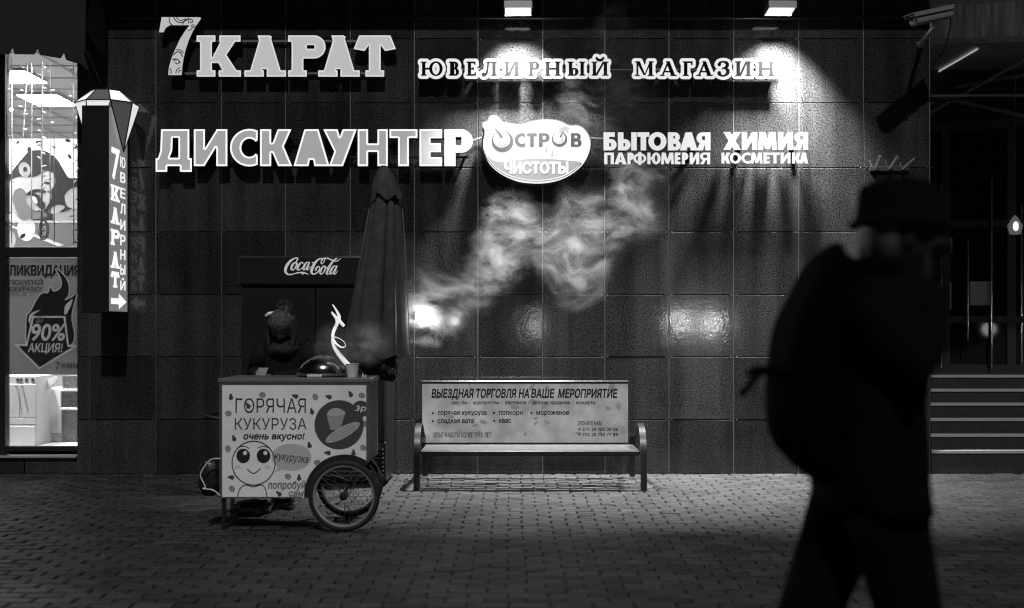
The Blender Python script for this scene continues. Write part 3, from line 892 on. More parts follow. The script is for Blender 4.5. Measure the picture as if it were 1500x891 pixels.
ADDED_SPOT = 560
added_window_spot(-4.42, 'added can spotlight, unseen behind the awning, brightening the window display'); added_window_spot(-5.5, 'added unseen can spotlight in the next bay, turned out to brighten the pavement', -32)


def sale_poster():
    D = DW + .15; s = 4.69
    t = thing('sale_poster', 'grey sale poster with a big ninety percent arrow in the lower shop window', 'poster', tuple(P(60, 548, D)))
    C = lambda pts: [(x / s, 370 + y / s) for x, y in pts]
    pap = paper('grey_poster_paper', .10, .6); ink = paper('sale_ink', .012, .3); gl = paper('sale_grey_ink', .20, .6); dk = paper('sale_dark_grey', .10, .5)
    flame = [C(spline([(180, 560), (185, 440), (215, 400), (250, 330), (290, 280), (330, 280), (345, 235), (370, 270), (420, 240), (420, 180), (385, 112), (440, 160), (470, 220), (470, 290), (440, 330), (490, 310), (525, 285), (500, 380), (490, 460), (510, 560), (490, 630), (400, 640), (200, 640), (180, 560)], 3)[:-1])]
    tongue = [C(spline([(440, 420), (445, 370), (470, 340), (500, 320), (480, 380), (455, 425), (440, 420)], 3)[:-1])]
    lick = [C(spline([(195, 470), (205, 425), (250, 400), (280, 395), (240, 420), (215, 450), (205, 490), (195, 470)], 3)[:-1])]
    arrow = [C([(225, 440), (445, 440), (470, 640), (530, 640), (270, 800), (105, 635), (180, 635)])]
    if area(arrow[0]) < 0: arrow = [arrow[0][::-1]]
    L = [('lettering', text_px('ДО', 52.5, 62.5, 464, 472, .03, .12, ref=.73), dk), ('price_lettering', text_px('90%', 46, 96, 475, 498.5, .022, .16), gl), ('price_lettering', text_px('АКЦИЯ!', 40.5, 92, 503, 516, .022, .18, ref=.73), gl),
         ('arrow_print', grow(arrow, -2.0, 110), ink), ('arrow_print', grow(arrow, .9, 110), gl), ('flame_print', tongue, gl), ('flame_print', lick, gl), ('flame_print', flame, ink), ('flame_print', grow(flame if area(flame[0]) > 0 else [flame[0][::-1]], 1.5, 110), gl),
         ('headline_lettering', text_px('ЛИКВИДАЦИЯ', 13, 117, 389, 403.5, .045, res=60), ink), ('lettering', text_px('ПОКУПАЙ', 13.5, 63, 410.5, 417.5, .03, ref=.73), ink), ('lettering', text_px('СЕЙЧАС!', 13.5, 61, 420.5, 427, .03, ref=.73), ink),
         ('lettering', text_px('ДО 8 ДЕКАБРЯ', 13.5, 47, 429.5, 432.5, .02), ink), ('lettering', text_px('КАРАТ', 90, 124, 532.5, 539.5, .03), ink), ('lettering', text_px('7', 81.5, 87.5, 531, 541.5, .03, .2), ink),
         ('paper_sheet', [rectpx(4, 378, 118, 549)], pap)]
    print_stack(D, t, L, 210)


sale_poster()


def display_cabinets():
    D = DW + .55; zf = XZ(0, 657, D)[1]
    k = lambda px, py: XZ(px, py, D)
    t = thing('display_cabinet', 'white two door cabinet on a white plinth behind the shop glass', 'cabinet', (*P(28, 655, D)[:2], .2))
    x0, x1 = k(-30, 0)[0], k(52, 0)[0]; y0 = D - DW
    b = MB(); b.box(x0, x1, y0 + .02, y0 + .4, .2, k(0, 551)[1], bev=.004); b.build('cabinet_body', M_WHITE, t)
    xm = k(29, 0)[0]
    for a, c in ((x0 + .004, xm - .003), (xm + .003, x1 - .004)):
        b = MB(); b.box(a, c, y0, y0 + .018, k(0, 612)[1], k(0, 563)[1], bev=.003); d = b.build('cabinet_door', M_WHITE, t)
        b = MB(); kx = k(24.5, 0)[0] if a < xm - .1 else k(33, 0)[0]
        b.revolve([(.004, 0), (.008, -.012), (.006, -.02)], (kx, y0, k(0, 566.5)[1]), 10, axis='y'); b.build('knob', M_BLACK, d)
    b = MB(); b.box(x0 + .003, x1 - .004, y0, y0 + .018, k(0, 622)[1], k(0, 613)[1], bev=.003); b.build('drawer_front', M_WHITE, t)
    b = MB(); b.box(x0 + .003, x1 - .004, y0 - .004, y0 + .018, .2, k(0, 624)[1], bev=.003); b.build('plinth', M_WHITE, t)
    sc = MB()
    for i, px in enumerate((23, 28, 36, 45)):
        sc.prism(strokes([[(*k(px, 557), .006), (*k(px + 2, 555.6), .008), (*k(px + 3.6, 557.3), .005)]], 30), y0 + .0155, y0 + .0185, back=False)
    sc.build('flourish_print', M_INK, t)
    D2 = DW + .9; k2 = lambda px, py: XZ(px, py, D2); y2 = D2 - DW
    t = thing('display_counter', 'white shop counter with a dark speckled back to its side', 'counter', (*P(75, 650, D2)[:2], .2))
    b = MB(); b.box(k2(56, 0)[0], k2(89, 0)[0], y2, y2 + .45, k2(0, 635)[1], k2(0, 570)[1], bev=.004); b.build('counter_body', M_WHITE, t)
    b = MB(); b.box(k2(58, 0)[0], k2(89, 0)[0], y2 + .02, y2 + .45, .2, k2(0, 635.4)[1], bev=.004); b.build('plinth', mat('pale_grey_plinth', .5, .5), t)
    t = thing('display_stand', 'dark speckled shelf stand with white shelves at the right of the shop window', 'shelf', (*P(101, 650, D2)[:2], .2))
    b = MB(); b.box(k2(89.6, 0)[0], k2(140, 0)[0], y2 + .03, y2 + .4, .2, k2(0, 551)[1]); b.build('stand_body', mat('speckled_board', .12, .5, var=(90, .9)), t)
    for a, c in ((573.5, 570), (601, 597.5)):
        b = MB(); b.box(k2(89.6, 0)[0], k2(142, 0)[0], y2 - .01, y2 + .0296, k2(0, a)[1], k2(0, c)[1], bev=.003); b.build('shelf', M_WHITE, t)
    t = thing('jewellery_bust', 'small white forked display for necklaces above the shop counter', 'display', tuple(P(70, 569, D2 - .1)))
    b = MB(); kk = lambda x, y: XZ(x / 4.954, 540 + y / 4.954, D2 - .1); yb = D2 - .1 - DW
    for m in (1, -1):
        b.prism(strokes([[(*kk(350 + m * 48, 68), .012), (*kk(350 + m * 38, 80), .03), (*kk(350 + m * 24, 100), .026), (*kk(350 + m * 22, 112), .012)]], 40), yb, yb + .03)
    b.prism([[kk(340, 70), kk(360, 70), kk(358, 150), kk(342, 150)]], yb + .004, yb + .02)
    b.build('display_board', M_WHITE, t)
    t = tag(MB().build('tmp', M_WHITE), '', '') if False else None
    b = MB(); b.box(k2(54, 0)[0], k2(140, 0)[0], y2 + .46, y2 + .5, .2, k2(0, 548)[1]); o = b.build('back_panel', mat('grey_panel', .3, .5), None)
    tag(o, 'grey panel standing behind the shop counter', 'panel')


display_cabinets()


def garlands():
    D = DW + .115
    m = mat('garland_wire', .55, .4); lw = mat('garland_leaf', .8, .4)
    spec = [(17, 84, 357, 8, 'thin bead garland beside the window frame, almost bare'), (34, 90, 200, 6, 'short slanting bead garland near the frame'), (46.5, 90, 322, 0, 'bare hanging thread over the hair of the portrait'), (61, 90, 352, 30, 'thick garland with many white leaves over the middle of the portrait'),
            (73.5, 90, 322, 9, 'garland with a few white leaves next to the thick one'), (79.5, 200, 355, 0, 'lower bare thread hanging over the portrait'), (108, 90, 359, 14, 'leafy garland along the right edge of the shop window')]
    rng = random.Random(5)
    for px, a, c, n, lab in spec:
        t = thing('hanging_garland', lab, 'garland', tuple(P(px, a, D)), 'garlands hanging in the shop window')
        b = MB(); lean = 6 if px == 34 else rng.uniform(-.8, .8)
        path = [P(px + lean * (1 - i / 8), a + (c - a) * i / 8, D + .008 * math.sin(i * 1.7)) for i in range(9)]
        b.tube(path, .0045 if n < 20 else .008, 6); b.build('thread', m, t)
        if n:
            l = MB()
            for i in range(n):
                py = a + (c - a) * (i + rng.uniform(.2, .8)) / n; s = rng.choice((-1, 1)); p = P(px, py, D - .004)
                q = p + Vector((s * rng.uniform(.03, .05), -.005, rng.uniform(-.02, .03)))
                l.tube([p, (p + q) / 2, q], [.003, .009, .002], 6)
            l.build('leaf', lw, t)
    t = thing('pendant_necklace', 'white looped necklace hanging at the foot of the thick garland', 'necklace', tuple(P(64, 325, D)))
    b = MB()
    for rx in (5, 7.5): b.tube([P(64 + rx * math.sin(a) * (1 if True else 1), 337 - 14 * math.cos(a), D - .01) for a in [2 * math.pi * i / 24 for i in range(25)]], .006, 6)
    b.build('chain_loop', lw, t)


garlands()


def awning():
    t = thing('awning', 'black fabric awning with a notched hanging edge over the shop window', 'awning', tuple(P(60, 60, DW - .5)))
    D = DW - .55; y = D - DW
    edge = [(-150, 76), (0, 79.5)]
    # lower edge with pointed notches
    pts = []
    lo = lambda x: 79.5 + max(0, x - 40) ** 2 / 73 ** 2 * 14
    for c in (-75, -38, 0 - 20, 17.5, 54.5, 93):
        h = 9; pts += [(c - 4.5, lo(c - 4.5)), (c + .5, lo(c) - h), (c + 4, lo(c + 4))]
    pts += [(113, 93), (117, 92), (122, 98), (129.5, 104), (127, 92), (124, 84), (125, 60), (126, -60), (-160, -60), (-160, 79)]
    b = MB(); b.prism(to_plane([pts], D), y, y + .008); b.build('valance', mat('black_awning_fabric', .008, .85, bump=(120, .3)), t)
    f = MB(); x0, x1 = XZ(-160, 0, D)[0], XZ(125, 0, D)[0]; z0, z1 = XZ(0, 40, D)[1], 5.2
    f.add([(x0, y + .01, z0), (x1, y + .01, z0), (x1, -.05, z1), (x0, -.05, z1), (x0, y + .01, z0 + .02), (x1, y + .01, z0 + .02), (x1, -.05, z1 + .02), (x0, -.05, z1 + .02)],
          [(0, 3, 2, 1), (4, 5, 6, 7), (0, 1, 5, 4), (1, 2, 6, 5), (2, 3, 7, 6), (3, 0, 4, 7)])
    f.build('canopy', MATS['black_awning_fabric'], t)
    s = MB(); s.prism([[(y + .01, z0), (-.05, z0 - .2), (-.05, z1)]], 0, .01)
    vs = [(x1 - v[1], v[0], v[2]) for v in s.v]; s.v = vs; s.build('side_panel', MATS['black_awning_fabric'], t)
    r = MB(); r.tube([(x0, y + .03, z0 - .1), (x1, y + .03, z0 - .1)], .015, 8); r.tube([(x1 - .05, y + .03, z0 - .1), (x1 - .05, -.01, z0 - .4)], .012, 8); r.build('frame', M_DARKMETAL, t)


awning()

# ================================================================== SIGNS
E_GREY = mat('sign_face_grey', .25, .5, emit=.27, var=(4, .2))
E_RIM = mat('sign_rim_glow', .15, .4, emit=.95)
E_WHITE = mat('sign_white_glow', .03, .7, spec=.1, emit=.80)
E_BOX = mat('lightbox_glow', .05, .5, spec=.2, emit=.90)
M_SIDE = mat('sign_side', .05, .4)
E_LETTER = mat('sign_letter_face', .25, .4, emit=.40, var=(5, .1))
E_EDGE = mat('sign_letter_edge', .3, .4, emit=.58)


def letter_part(name, loops_w, D, depth, parent, face, rim=None, inset=0.0, side=None, label=None):
    """a channel letter; loops in world x,z. rim: bright border of width inset round a face standing 2 mm proud"""
    y = D - DW; b = MB(); b.prism(loops_w, y, y + depth, 0, 1); o = b.build(name, [rim or face, side or M_SIDE], parent)
    if rim:
        f = MB(); f.prism(grow(loops_w, -inset, 130), y - .003, y - .0002, back=False); f.build('letter_face', face, o)
    return o


def karat_sign():
    D = DW - .10
    t = thing('channel_letter_sign', 'grey glowing slab serif sign with an ornate figure seven, topmost on the wall', 'sign', tuple(P(405, 112, D)))
    s = 7.746; seven = [(220 + x / s, 10 + y / s) for x, y in [(130, 118), (572, 120), (574, 140), (520, 215), (478, 290), (440, 375), (405, 480), (380, 580), (366, 670), (357, 776), (205, 776), (211, 700), (236, 600), (268, 520), (300, 450), (336, 370), (380, 300), (415, 250), (448, 210), (225, 210), (192, 228), (168, 255), (152, 290), (100, 290)]]
    loops = to_plane([seven[::-1]], D)
    o = letter_part('numeral', loops, D, .06, t, E_LETTER)
    k = lambda x, y: XZ(220 + x / s, 10 + y / s, D); orn = []
    def spiral(cx, cy, r, turns, a0, d=1):
        return [(*k(cx + r * (1 - .75 * i / 30) * math.cos(a0 + d * turns * 6.283 * i / 30), cy + r * (1 - .75 * i / 30) * math.sin(a0 + d * turns * 6.283 * i / 30)), .0042) for i in range(31)]
    L = [spiral(462, 168, 34, 1.1, 2.5), spiral(302, 630, 38, 1.0, 3.6), spiral(485, 215, 24, .9, 0),
         [(*k(x, y), .0042) for x, y in spline([(218, 126), (216, 150), (228, 190), (250, 205)], 6)], [(*k(x, y), .0046) for x, y in spline([(270, 124), (290, 158), (330, 178), (380, 172), (440, 128)], 6)],
         [(*k(x, y), .0042) for x, y in spline([(300, 124), (320, 146), (350, 156), (400, 140)], 6)], [(*k(x, y), .0042) for x, y in spline([(300, 490), (340, 492), (378, 520)], 6)], [(*k(x, y), .005) for x, y in spline([(268, 545), (300, 515), (345, 520), (365, 565)], 6)],
         [(*k(x, y), .004) for x, y in spline([(250, 600), (290, 592), (325, 612), (342, 640)], 6)], [(*k(x, y), .004) for x, y in spline([(290, 752), (305, 715), (340, 690)], 6)], [(*k(x, y), .004) for x, y in spline([(225, 700), (240, 740), (228, 760)], 6)],
         [(*k(x, y), .004) for x, y in spline([(370, 200), (385, 165), (420, 140)], 6)], [(*k(x, y), .004) for x, y in spline([(428, 262), (450, 268), (478, 240)], 6)], [(*k(x, y), .004) for x, y in spline([(320, 745), (335, 725), (352, 722)], 6)]]
    b = MB()
    for q in L: b.prism(strokes([q], 80), D - DW - .0012, D - DW - .0002, back=False)
    b.build('ornament', mat('ornament_ink', .03, .5), o)
    for ch, a, c in (('К', 288, 353), ('А', 358, 419), ('Р', 422, 477), ('А', 466, 527), ('Т', 518, 580)):
        k2 = 112.5 - 52; g = serif(ch, (c - a) / k2, .285, .235, .085, .155)
        letter_part('letter', letter_px(g, a, 52, 112.5, D), D, .06, t, E_LETTER, E_EDGE, .013)
    b = MB()
    for py in (62, 109): z = XZ(0, py, DW)[1]; b.box(XZ(272, 0, DW)[0], XZ(565, 0, DW)[0], -.038, -.018, z - .011, z + .011, bev=.003)
    for px in (300, 400, 500, 555):
        for py in (62, 109): x, z = XZ(px, py, DW); b.box(x - .01, x + .01, -.0178, .002, z - .008, z + .008)
    b.build('mounting_rail', M_GALV, t)


karat_sign()


def jeweller_sign():
    D = DW - .12
    t = thing('channel_letter_sign', 'long white glowing sign of thin black serif letters under the floodlights', 'sign', tuple(P(870, 115, D)))
    dark = mat('sign_black_face', .002, .9, spec=.05)
    for word, y0, y1 in (((('Ю', 616.5, 648.5), ('В', 657.5, 672.5), ('Е', 683.5, 697), ('Л', 706, 728), ('И', 738.5, 761), ('Р', 773.5, 790), ('Н', 798, 821), ('Ы', 831.5, 857), ('Й', 866.5, 891)), 90.5, 111.2),
                         ((('М', 930, 957.5), ('А', 966.5, 991), ('Г', 1000, 1014.5), ('А', 1020, 1044), ('З', 1052, 1068), ('И', 1077, 1100.5), ('Н', 1110, 1134)), 90.0, 111.6)):
        for ch, a, c in word:
            g = letter_px(serif(ch, (c - a) / (y1 - y0), .235, .11, .085, .085), a, y0, y1, D)
            plate = grow(g, .0285, 110)
            o = letter_part('letter', plate, D, .045, t, E_WHITE)
            f = MB(); f.prism(g, D - DW - .003, D - DW - .0002, back=False); f.build('letter_face', dark, o)
    b = MB(); z = XZ(0, 104, DW)[1]
    for a, c in ((612, 893), (926, 1140)): b.box(XZ(a, 0, DW)[0], XZ(c, 0, DW)[0], -.06, -.04, z - .01, z + .01, bev=.003)
    b.box(XZ(893, 0, DW)[0] + .001, XZ(926, 0, DW)[0] - .001, -.056, -.044, z - .003, z + .003)
    for px in (640, 750, 870, 940, 1040, 1120): x = XZ(px, 0, DW)[0]; b.box(x - .01, x + .01, -.0398, .002, z - .008, z + .008)
    b.build('mounting_rail', M_GALV, t)


jeweller_sign()


def discounter_sign():
    D = DW - .12
    t = thing('channel_letter_sign', 'big grey block letter sign with glowing white outlines above the drinks fridge', 'sign', tuple(P(460, 244, D)))
    y0, y1 = 189.5, 243.5
    for ch, a, c, ty in (('Д', 228, 281, .27), ('И', 284, 333, .30), ('С', 337, 377.5, .31), ('К', 381, 428, .30), ('А', 430, 482.5, .33), ('У', 473.5, 522.5, .30), ('Н', 524, 568, .28), ('Т', 570.5, 611.5, .29), ('Е', 614.5, 647.5, .30), ('Р', 651, 692.5, .30)):
        g = letter_px(sans(ch, (c - a) / (y1 - y0), ty), a, y0, y1, D)
        letter_part('letter', g, D, .05, t, E_GREY, E_RIM, .0165)
    b = MB()
    for py in (205, 232): z = XZ(0, py, DW)[1]; b.box(XZ(240, 0, DW)[0], XZ(688, 0, DW)[0], -.066, -.046, z - .01, z + .01, bev=.003)
    for px in (262, 380, 500, 600, 680):
        for py in (205, 232): x, z = XZ(px, py, DW); b.box(x - .01, x + .01, -.0458, .002, z - .008, z + .008)
    b.build('mounting_rail', M_DARKMETAL, t)


discounter_sign()


def island_sign():
    D = DW - .15; y = D - DW; s = 7.425
    k = lambda x, yy: (690 + x / s, 160 + yy / s)
    t = thing('lightbox_sign', 'white rounded lightbox sign with palm trees in the middle of the wall', 'sign', tuple(P(785, 268, D)))
    out = spline([(135, 330), (150, 250), (130, 190), (140, 150), (175, 140), (195, 120), (210, 85), (245, 75), (290, 90), (310, 130), (345, 150), (400, 158), (480, 172), (560, 172), (640, 150), (720, 130), (800, 122), (880, 122), (950, 132), (1010, 155), (1060, 178), (1110, 182), (1150, 178), (1200, 195), (1250, 240), (1285, 300), (1300, 370), (1290, 450), (1255, 540), (1200, 620), (1120, 690), (1020, 750), (900, 790), (780, 808), (660, 808), (540, 795), (430, 760), (330, 710), (250, 650), (190, 580), (150, 490), (132, 410), (135, 330)], 3)[:-1]
    outw = to_plane([[k(*p) for p in out]], D)
    b = MB(); b.prism(outw, y, y + .09, 0, 1); b.build('lightbox', [E_BOX, M_SIDE], t)
    b = MB(); b.prism([grow(outw, .014, 150)[0]], y + .02, y + .085, 0, 0); b.build('casing', M_SIDE, t)
    dk = mat('sign_print_dark', .02, .6, spec=.2, emit=.03); md = mat('sign_print_grey', .06, .6, spec=.2, emit=.25); lt = mat('sign_print_pale', .05, .6, spec=.2, emit=.27)
    wave = spline([(150, 470), (200, 530), (270, 568), (360, 575), (460, 562), (580, 545), (740, 538), (900, 545), (1050, 560), (1200, 580), (1150, 630), (1060, 690), (950, 735), (820, 762), (700, 768), (580, 758), (460, 730), (350, 680), (260, 620), (190, 540)], 4)
    decal('water_print', [[k(*p) for p in wave]], D, lt, t, .0012)
    decal('shore_line', strokes([[(*k(*p), .5) for p in spline([(148, 440), (165, 520), (230, 610), (330, 690), (450, 745), (600, 778), (740, 785), (880, 770), (1010, 735), (1120, 670), (1205, 590)], 5)]], 170), D, dk, t, .0014)
    for ch, a, c in (('С', 475, 590), ('Т', 610, 715), ('Р', 738, 855), ('В', 1085, 1203)):
        yy0, yy1 = 262, 412; g = sans(ch, (c - a) / (yy1 - yy0), .27)
        x0, ya = k(a, yy0); _, yb = k(a, yy1)
        decal('letter', [[(x0 + p[0] * (yb - ya), yb - p[1] * (yb - ya)) for p in q] for q in g], D, dk, t, .0022)
    def ring(cx, cy, r0, r1, off): return [[k(*p) for p in el(cx, cy, r0, r0, 44)], [k(*p) for p in el(cx + off[0], cy + off[1], r1, r1, 40)]]
    decal('letter', ring(342, 352, 118, 92, (-8, -24)), D, dk, t, .0022)
    decal('letter', ring(962, 328, 84, 66, (-4, -14)), D, dk, t, .0022)
    decal('ripple_print', ring(335, 335, 70, 62, (-4, -6)) , D, lt, t, .0026)
    decal('ripple_print', ring(338, 345, 40, 33, (-3, -4)), D, lt, t, .0026)
    decal('ripple_print', ring(958, 322, 44, 38, (-3, -4)), D, lt, t, .0026)
    def palm(cx, cy, sc, m):
        L = []
        for a, ln in ((-170, 95), (-205, 90), (-100, 80), (-50, 85), (-10, 110), (35, 105), (110, 85), (150, 110)):
            a = math.radians(a); ex, ey = cx + ln * sc * math.cos(a), cy + ln * sc * math.sin(a)
            L.append([(*k(*p[:2]), p[2] * sc) for p in spline([(cx, cy, 1.1), ((cx + ex) / 2, (cy + ey) / 2 - 16 * sc, 2.0), (ex, ey + 14 * sc, .5)], 5)])
        decal('palm_print', strokes(L, 110), D, m, t, .003)
    palm(240, 190, 1.0, md); palm(1010, 222, .62, md)
    decal('trunk_print', strokes([[(*k(*p[:2]), p[2]) for p in ((268, 222, .7), (300, 258, 1.2), (332, 302, 1.9))]], 50), D, dk, t, .0032)
    decal('trunk_print', strokes([[(*k(*p[:2]), p[2]) for p in ((1004, 248, .5), (985, 275, .8), (972, 300, 1.3))]], 50), D, dk, t, .0032)
    decal('lettering', text_px('ЧИСТОТЫ', 738.5, 832.5, 238, 253.5, .045, ref=.73), D, E_RIM, t, .0024)
    drips = MB()
    for x, yy, r in ((822, 405, 8), (820, 440, 10), (820, 455, 7), (880, 425, 6), (885, 465, 10), (880, 500, 12), (815, 505, 5), (940, 498, 6), (1022, 490, 5)):
        drips.prism(to_plane([[k(*p) for p in el(x, yy, r, r * 1.5, 10)]], D), y - .0022, y - .0012, back=False)
    drips.build('bubble_print', md, t)
    b = MB()
    for px in (745, 830): x, z = XZ(px, 215, DW); b.box(x - .02, x + .02, -.0598, .002, z - .02, z + .02)
    z = XZ(0, 203, DW)[1]; b.tube([(XZ(690, 0, DW)[0], -.03, z - .03), (XZ(702, 0, DW)[0], -.02, z), (XZ(720, 0, DW)[0], -.03, z)], .004, 6)
    b.tube([(XZ(860, 0, DW)[0], -.03, z), (XZ(884, 0, DW)[0], -.03, z - .005)], .004, 6)
    b.build('bracket', M_GALV, t)


island_sign()


def box_sign(label, rows, cap):
    D = DW - .13; y = D - DW
    allp = []; letters = []
    for word, y0, y1, tt in rows:
        for ch, a, c in word:
            g = letter_px(sans(ch, (c - a) / (y1 - y0), tt), a, y0, y1, D); letters.append(g); allp += g
    x0 = min(a for w_ in rows for _, a, _ in w_[0]); x1 = max(c for w_ in rows for _, _, c in w_[0])
    t = thing('lightbox_sign', label, 'sign', tuple(P((x0 + x1) / 2, 243, D)))
    fill = to_plane([[(x0 + 1.5, 240), (x1 - 1.5, 240), (x1 - 1.5, 196), (x0 + 1.5, 196)]], D)
    if cap == 'slant': fill = to_plane([[(x0 + 1, 240), (x1 - 1, 240), (x1 - 1, 196), (x0 + 9, 196)]], D)
    plate = grow(allp + [f if area(f) > 0 else f[::-1] for f in fill], .020, 190)
    plate = [q for q in plate if area(q) > 0]
    b = MB(); b.prism(plate, y + .004, y + .07, 0, 1); b.build('back_plate', [mat('sign_plate', .06, .5, emit=.06), mat('sign_plate_side', .3, .35)], t)
    for g in letters:
        q = MB(); q.prism(g, y - .012, y + .0038, 0, 1); q.build('letter', [mat('box_letter_glow', .05, .6, spec=.2, emit=.76), M_SIDE], t)
    q = MB()
    for px in (x0 + 25, x1 - 25): x, z = XZ(px, 218, DW); q.box(x - .02, x + .02, -.0598, .002, z - .02, z + .02)
    q.build('bracket', M_GALV, t)


box_sign('white block letter lightbox sign just right of the rounded one', [((('Б', 884, 903), ('Ы', 905, 932.5), ('Т', 933.5, 951), ('О', 949.5, 976), ('В', 978, 997), ('А', 995.5, 1021.5), ('Я', 1020, 1040.5)), 194.3, 220.8, .305),
    ((('П', 885, 899), ('А', 900, 917.5), ('Р', 919, 928.5), ('Ф', 927.5, 946.5), ('Ю', 948, 967.5), ('М', 968, 987), ('Е', 988, 996.5), ('Р', 998.5, 1008), ('И', 1010, 1024), ('Я', 1025, 1040)), 224, 241, .27)], 'rect')
box_sign('white block letter lightbox sign with a slanted left end, last in its row', [((('Х', 1059, 1085), ('И', 1086, 1109), ('М', 1110, 1137.5), ('И', 1139, 1161), ('Я', 1163, 1183.5)), 193.8, 220, .305),
    ((('К', 1056.5, 1069.5), ('О', 1068.5, 1085), ('С', 1085.5, 1099), ('М', 1099.5, 1116.5), ('Е', 1118, 1127), ('Т', 1128, 1141.5), ('И', 1143, 1157.5), ('К', 1160, 1172.5), ('А', 1170.5, 1183.5)), 224, 240, .27)], 'slant')


def blade_sign():
    """tall lightbox standing out from the wall, lit on its flank, with a faceted gem on top"""
    t = thing('blade_sign', 'tall narrow sign box standing out from the wall with a faceted gem on top', 'sign', tuple(P(175, 460, DW - .3)))
    x1 = XZ(188, 0, DW)[0]                       # lit flank
    dep = DW * (1 - 562 / 590.0) ; y0 = -dep - .02; y1 = -.02
    th = .235
    zt, zb = XZ(0, 155, DW - dep)[1], XZ(0, 459, DW)[1]
    b = MB(); b.box(x1 - th, x1, y0, y1, zb, zt, bev=.004); b.build('sign_box', mat('blade_black', .008, .4), t)
    f = MB(); f.add([(x1 + .002, y0 + .012, zb + .012), (x1 + .002, y1 - .012, zb + .012), (x1 + .002, y1 - .012, zt - .01), (x1 + .002, y0 + .012, zt - .01)], [(0, 1, 2, 3)])
    f.build('lit_flank', mat('blade_glow', .4, .5, emit=.17), t)
    # lettering on the flank: u runs from the outer edge (0) to the wall (1)
    Wd = y1 - y0
    def flank(loops, name, m, lift=.004):
        bb = MB(); bb.prism(loops, 0, .001, back=False)
        bb.v = [(x1 + lift - v[1], y0 + v[0], v[2]) for v in bb.v]; bb.build(name, m, t)
    wht = mat('blade_letter_glow', .8, .4, emit=.95)
    k = lambda py: XZ(0, py, DW - Wd * .5)[1]
    def put(ch, u0, u1, ya, yb, weight, name='letter'):
        cl = font_loops(ch); g = [q for c in cl for q in grow(c, weight, 50)]
        a, c = min(p[0] for q in g for p in q), max(p[0] for q in g for p in q); lo, hi = min(p[1] for q in g for p in q), max(p[1] for q in g for p in q)
        flank([[((u0 + (p[0] - a) / (c - a) * (u1 - u0)) * Wd, k(yb) + (p[1] - lo) / (hi - lo) * (k(ya) - k(yb))) for p in q] for q in g], name, wht)
    put('7', .14, .56, 220, 266, .02, 'numeral')
    for ch, ya, yb in (('К', 274, 297), ('А', 306, 330), ('Р', 338, 361), ('А', 370, 394), ('Т', 399, 422)):
        g = serif(ch, 1.0, .27, .2, .09, .15)
        flank([[((.1 + p[0] * .46) * Wd, k(yb) + p[1] * (k(ya) - k(yb))) for p in q] for q in g], 'letter', wht)
    for ch, ya, yb in (('Ю', 228, 244), ('В', 251, 266), ('Е', 274, 289), ('Л', 297, 312), ('И', 321, 336), ('Р', 343, 359), ('Н', 365, 380), ('Ы', 387, 402), ('Й', 407, 425)):
        put(ch, .60, .86, ya, yb, .012)
    ar = [(.12, 446), (.12, 437.5), (.52, 437.5), (.52, 430.5), (.92, 442), (.52, 453), (.52, 446)]
    flank([[(u * Wd, k(py)) for u, py in ar]], 'arrow', wht)
    # gem: facets as plates of two tones with dark seams, solid body
    g = MB()
    cx, cy = x1 - th / 2, (y0 + y1) / 2
    zt2, zm, zp = XZ(0, 127, DW - Wd)[1], XZ(0, 152, DW - .3)[1], XZ(0, 222, DW - .3)[1]
    n = 8; rx, ry = .27, .235
    cx0 = cx; cx = cx + .018
    top = [(cx + rx * .52 * math.cos(a), cy + ry * .52 * math.sin(a), zt2) for a in [2 * math.pi * (i + .5) / n for i in range(n)]]
    mid = [(cx + rx * 1.04 * math.cos(a), cy + ry * math.sin(a), zm) for a in [2 * math.pi * (i + .5) / n for i in range(n)]]
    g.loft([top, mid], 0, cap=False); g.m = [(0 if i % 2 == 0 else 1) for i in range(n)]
    g.add(top, [tuple(range(n))], 1)
    apex = lambda i: (cx + (th / 2 + .03) * (1 if mid[i][0] + mid[(i + 1) % n][0] > 2 * cx else -1), cy, zp)
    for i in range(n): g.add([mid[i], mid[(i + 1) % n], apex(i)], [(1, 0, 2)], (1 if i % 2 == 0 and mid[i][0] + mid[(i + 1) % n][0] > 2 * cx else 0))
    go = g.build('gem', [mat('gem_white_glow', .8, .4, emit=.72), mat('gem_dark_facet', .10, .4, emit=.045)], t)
    e = MB()
    for i in range(n):
        e.tube([top[i], mid[i], apex(i)], .006, 5); e.tube([top[i], top[(i + 1) % n]], .006, 5); e.tube([mid[i], mid[(i + 1) % n]], .006, 5)
    e.build('gem_edging', M_BLACK, go)
    a = MB()
    for py in (200, 430): z = XZ(0, py, DW)[1]; a.box(cx - .03, cx + .03, y1 - .001, .002, z - .03, z + .03)
    a.build('bracket', M_DARKMETAL, t)


blade_sign()

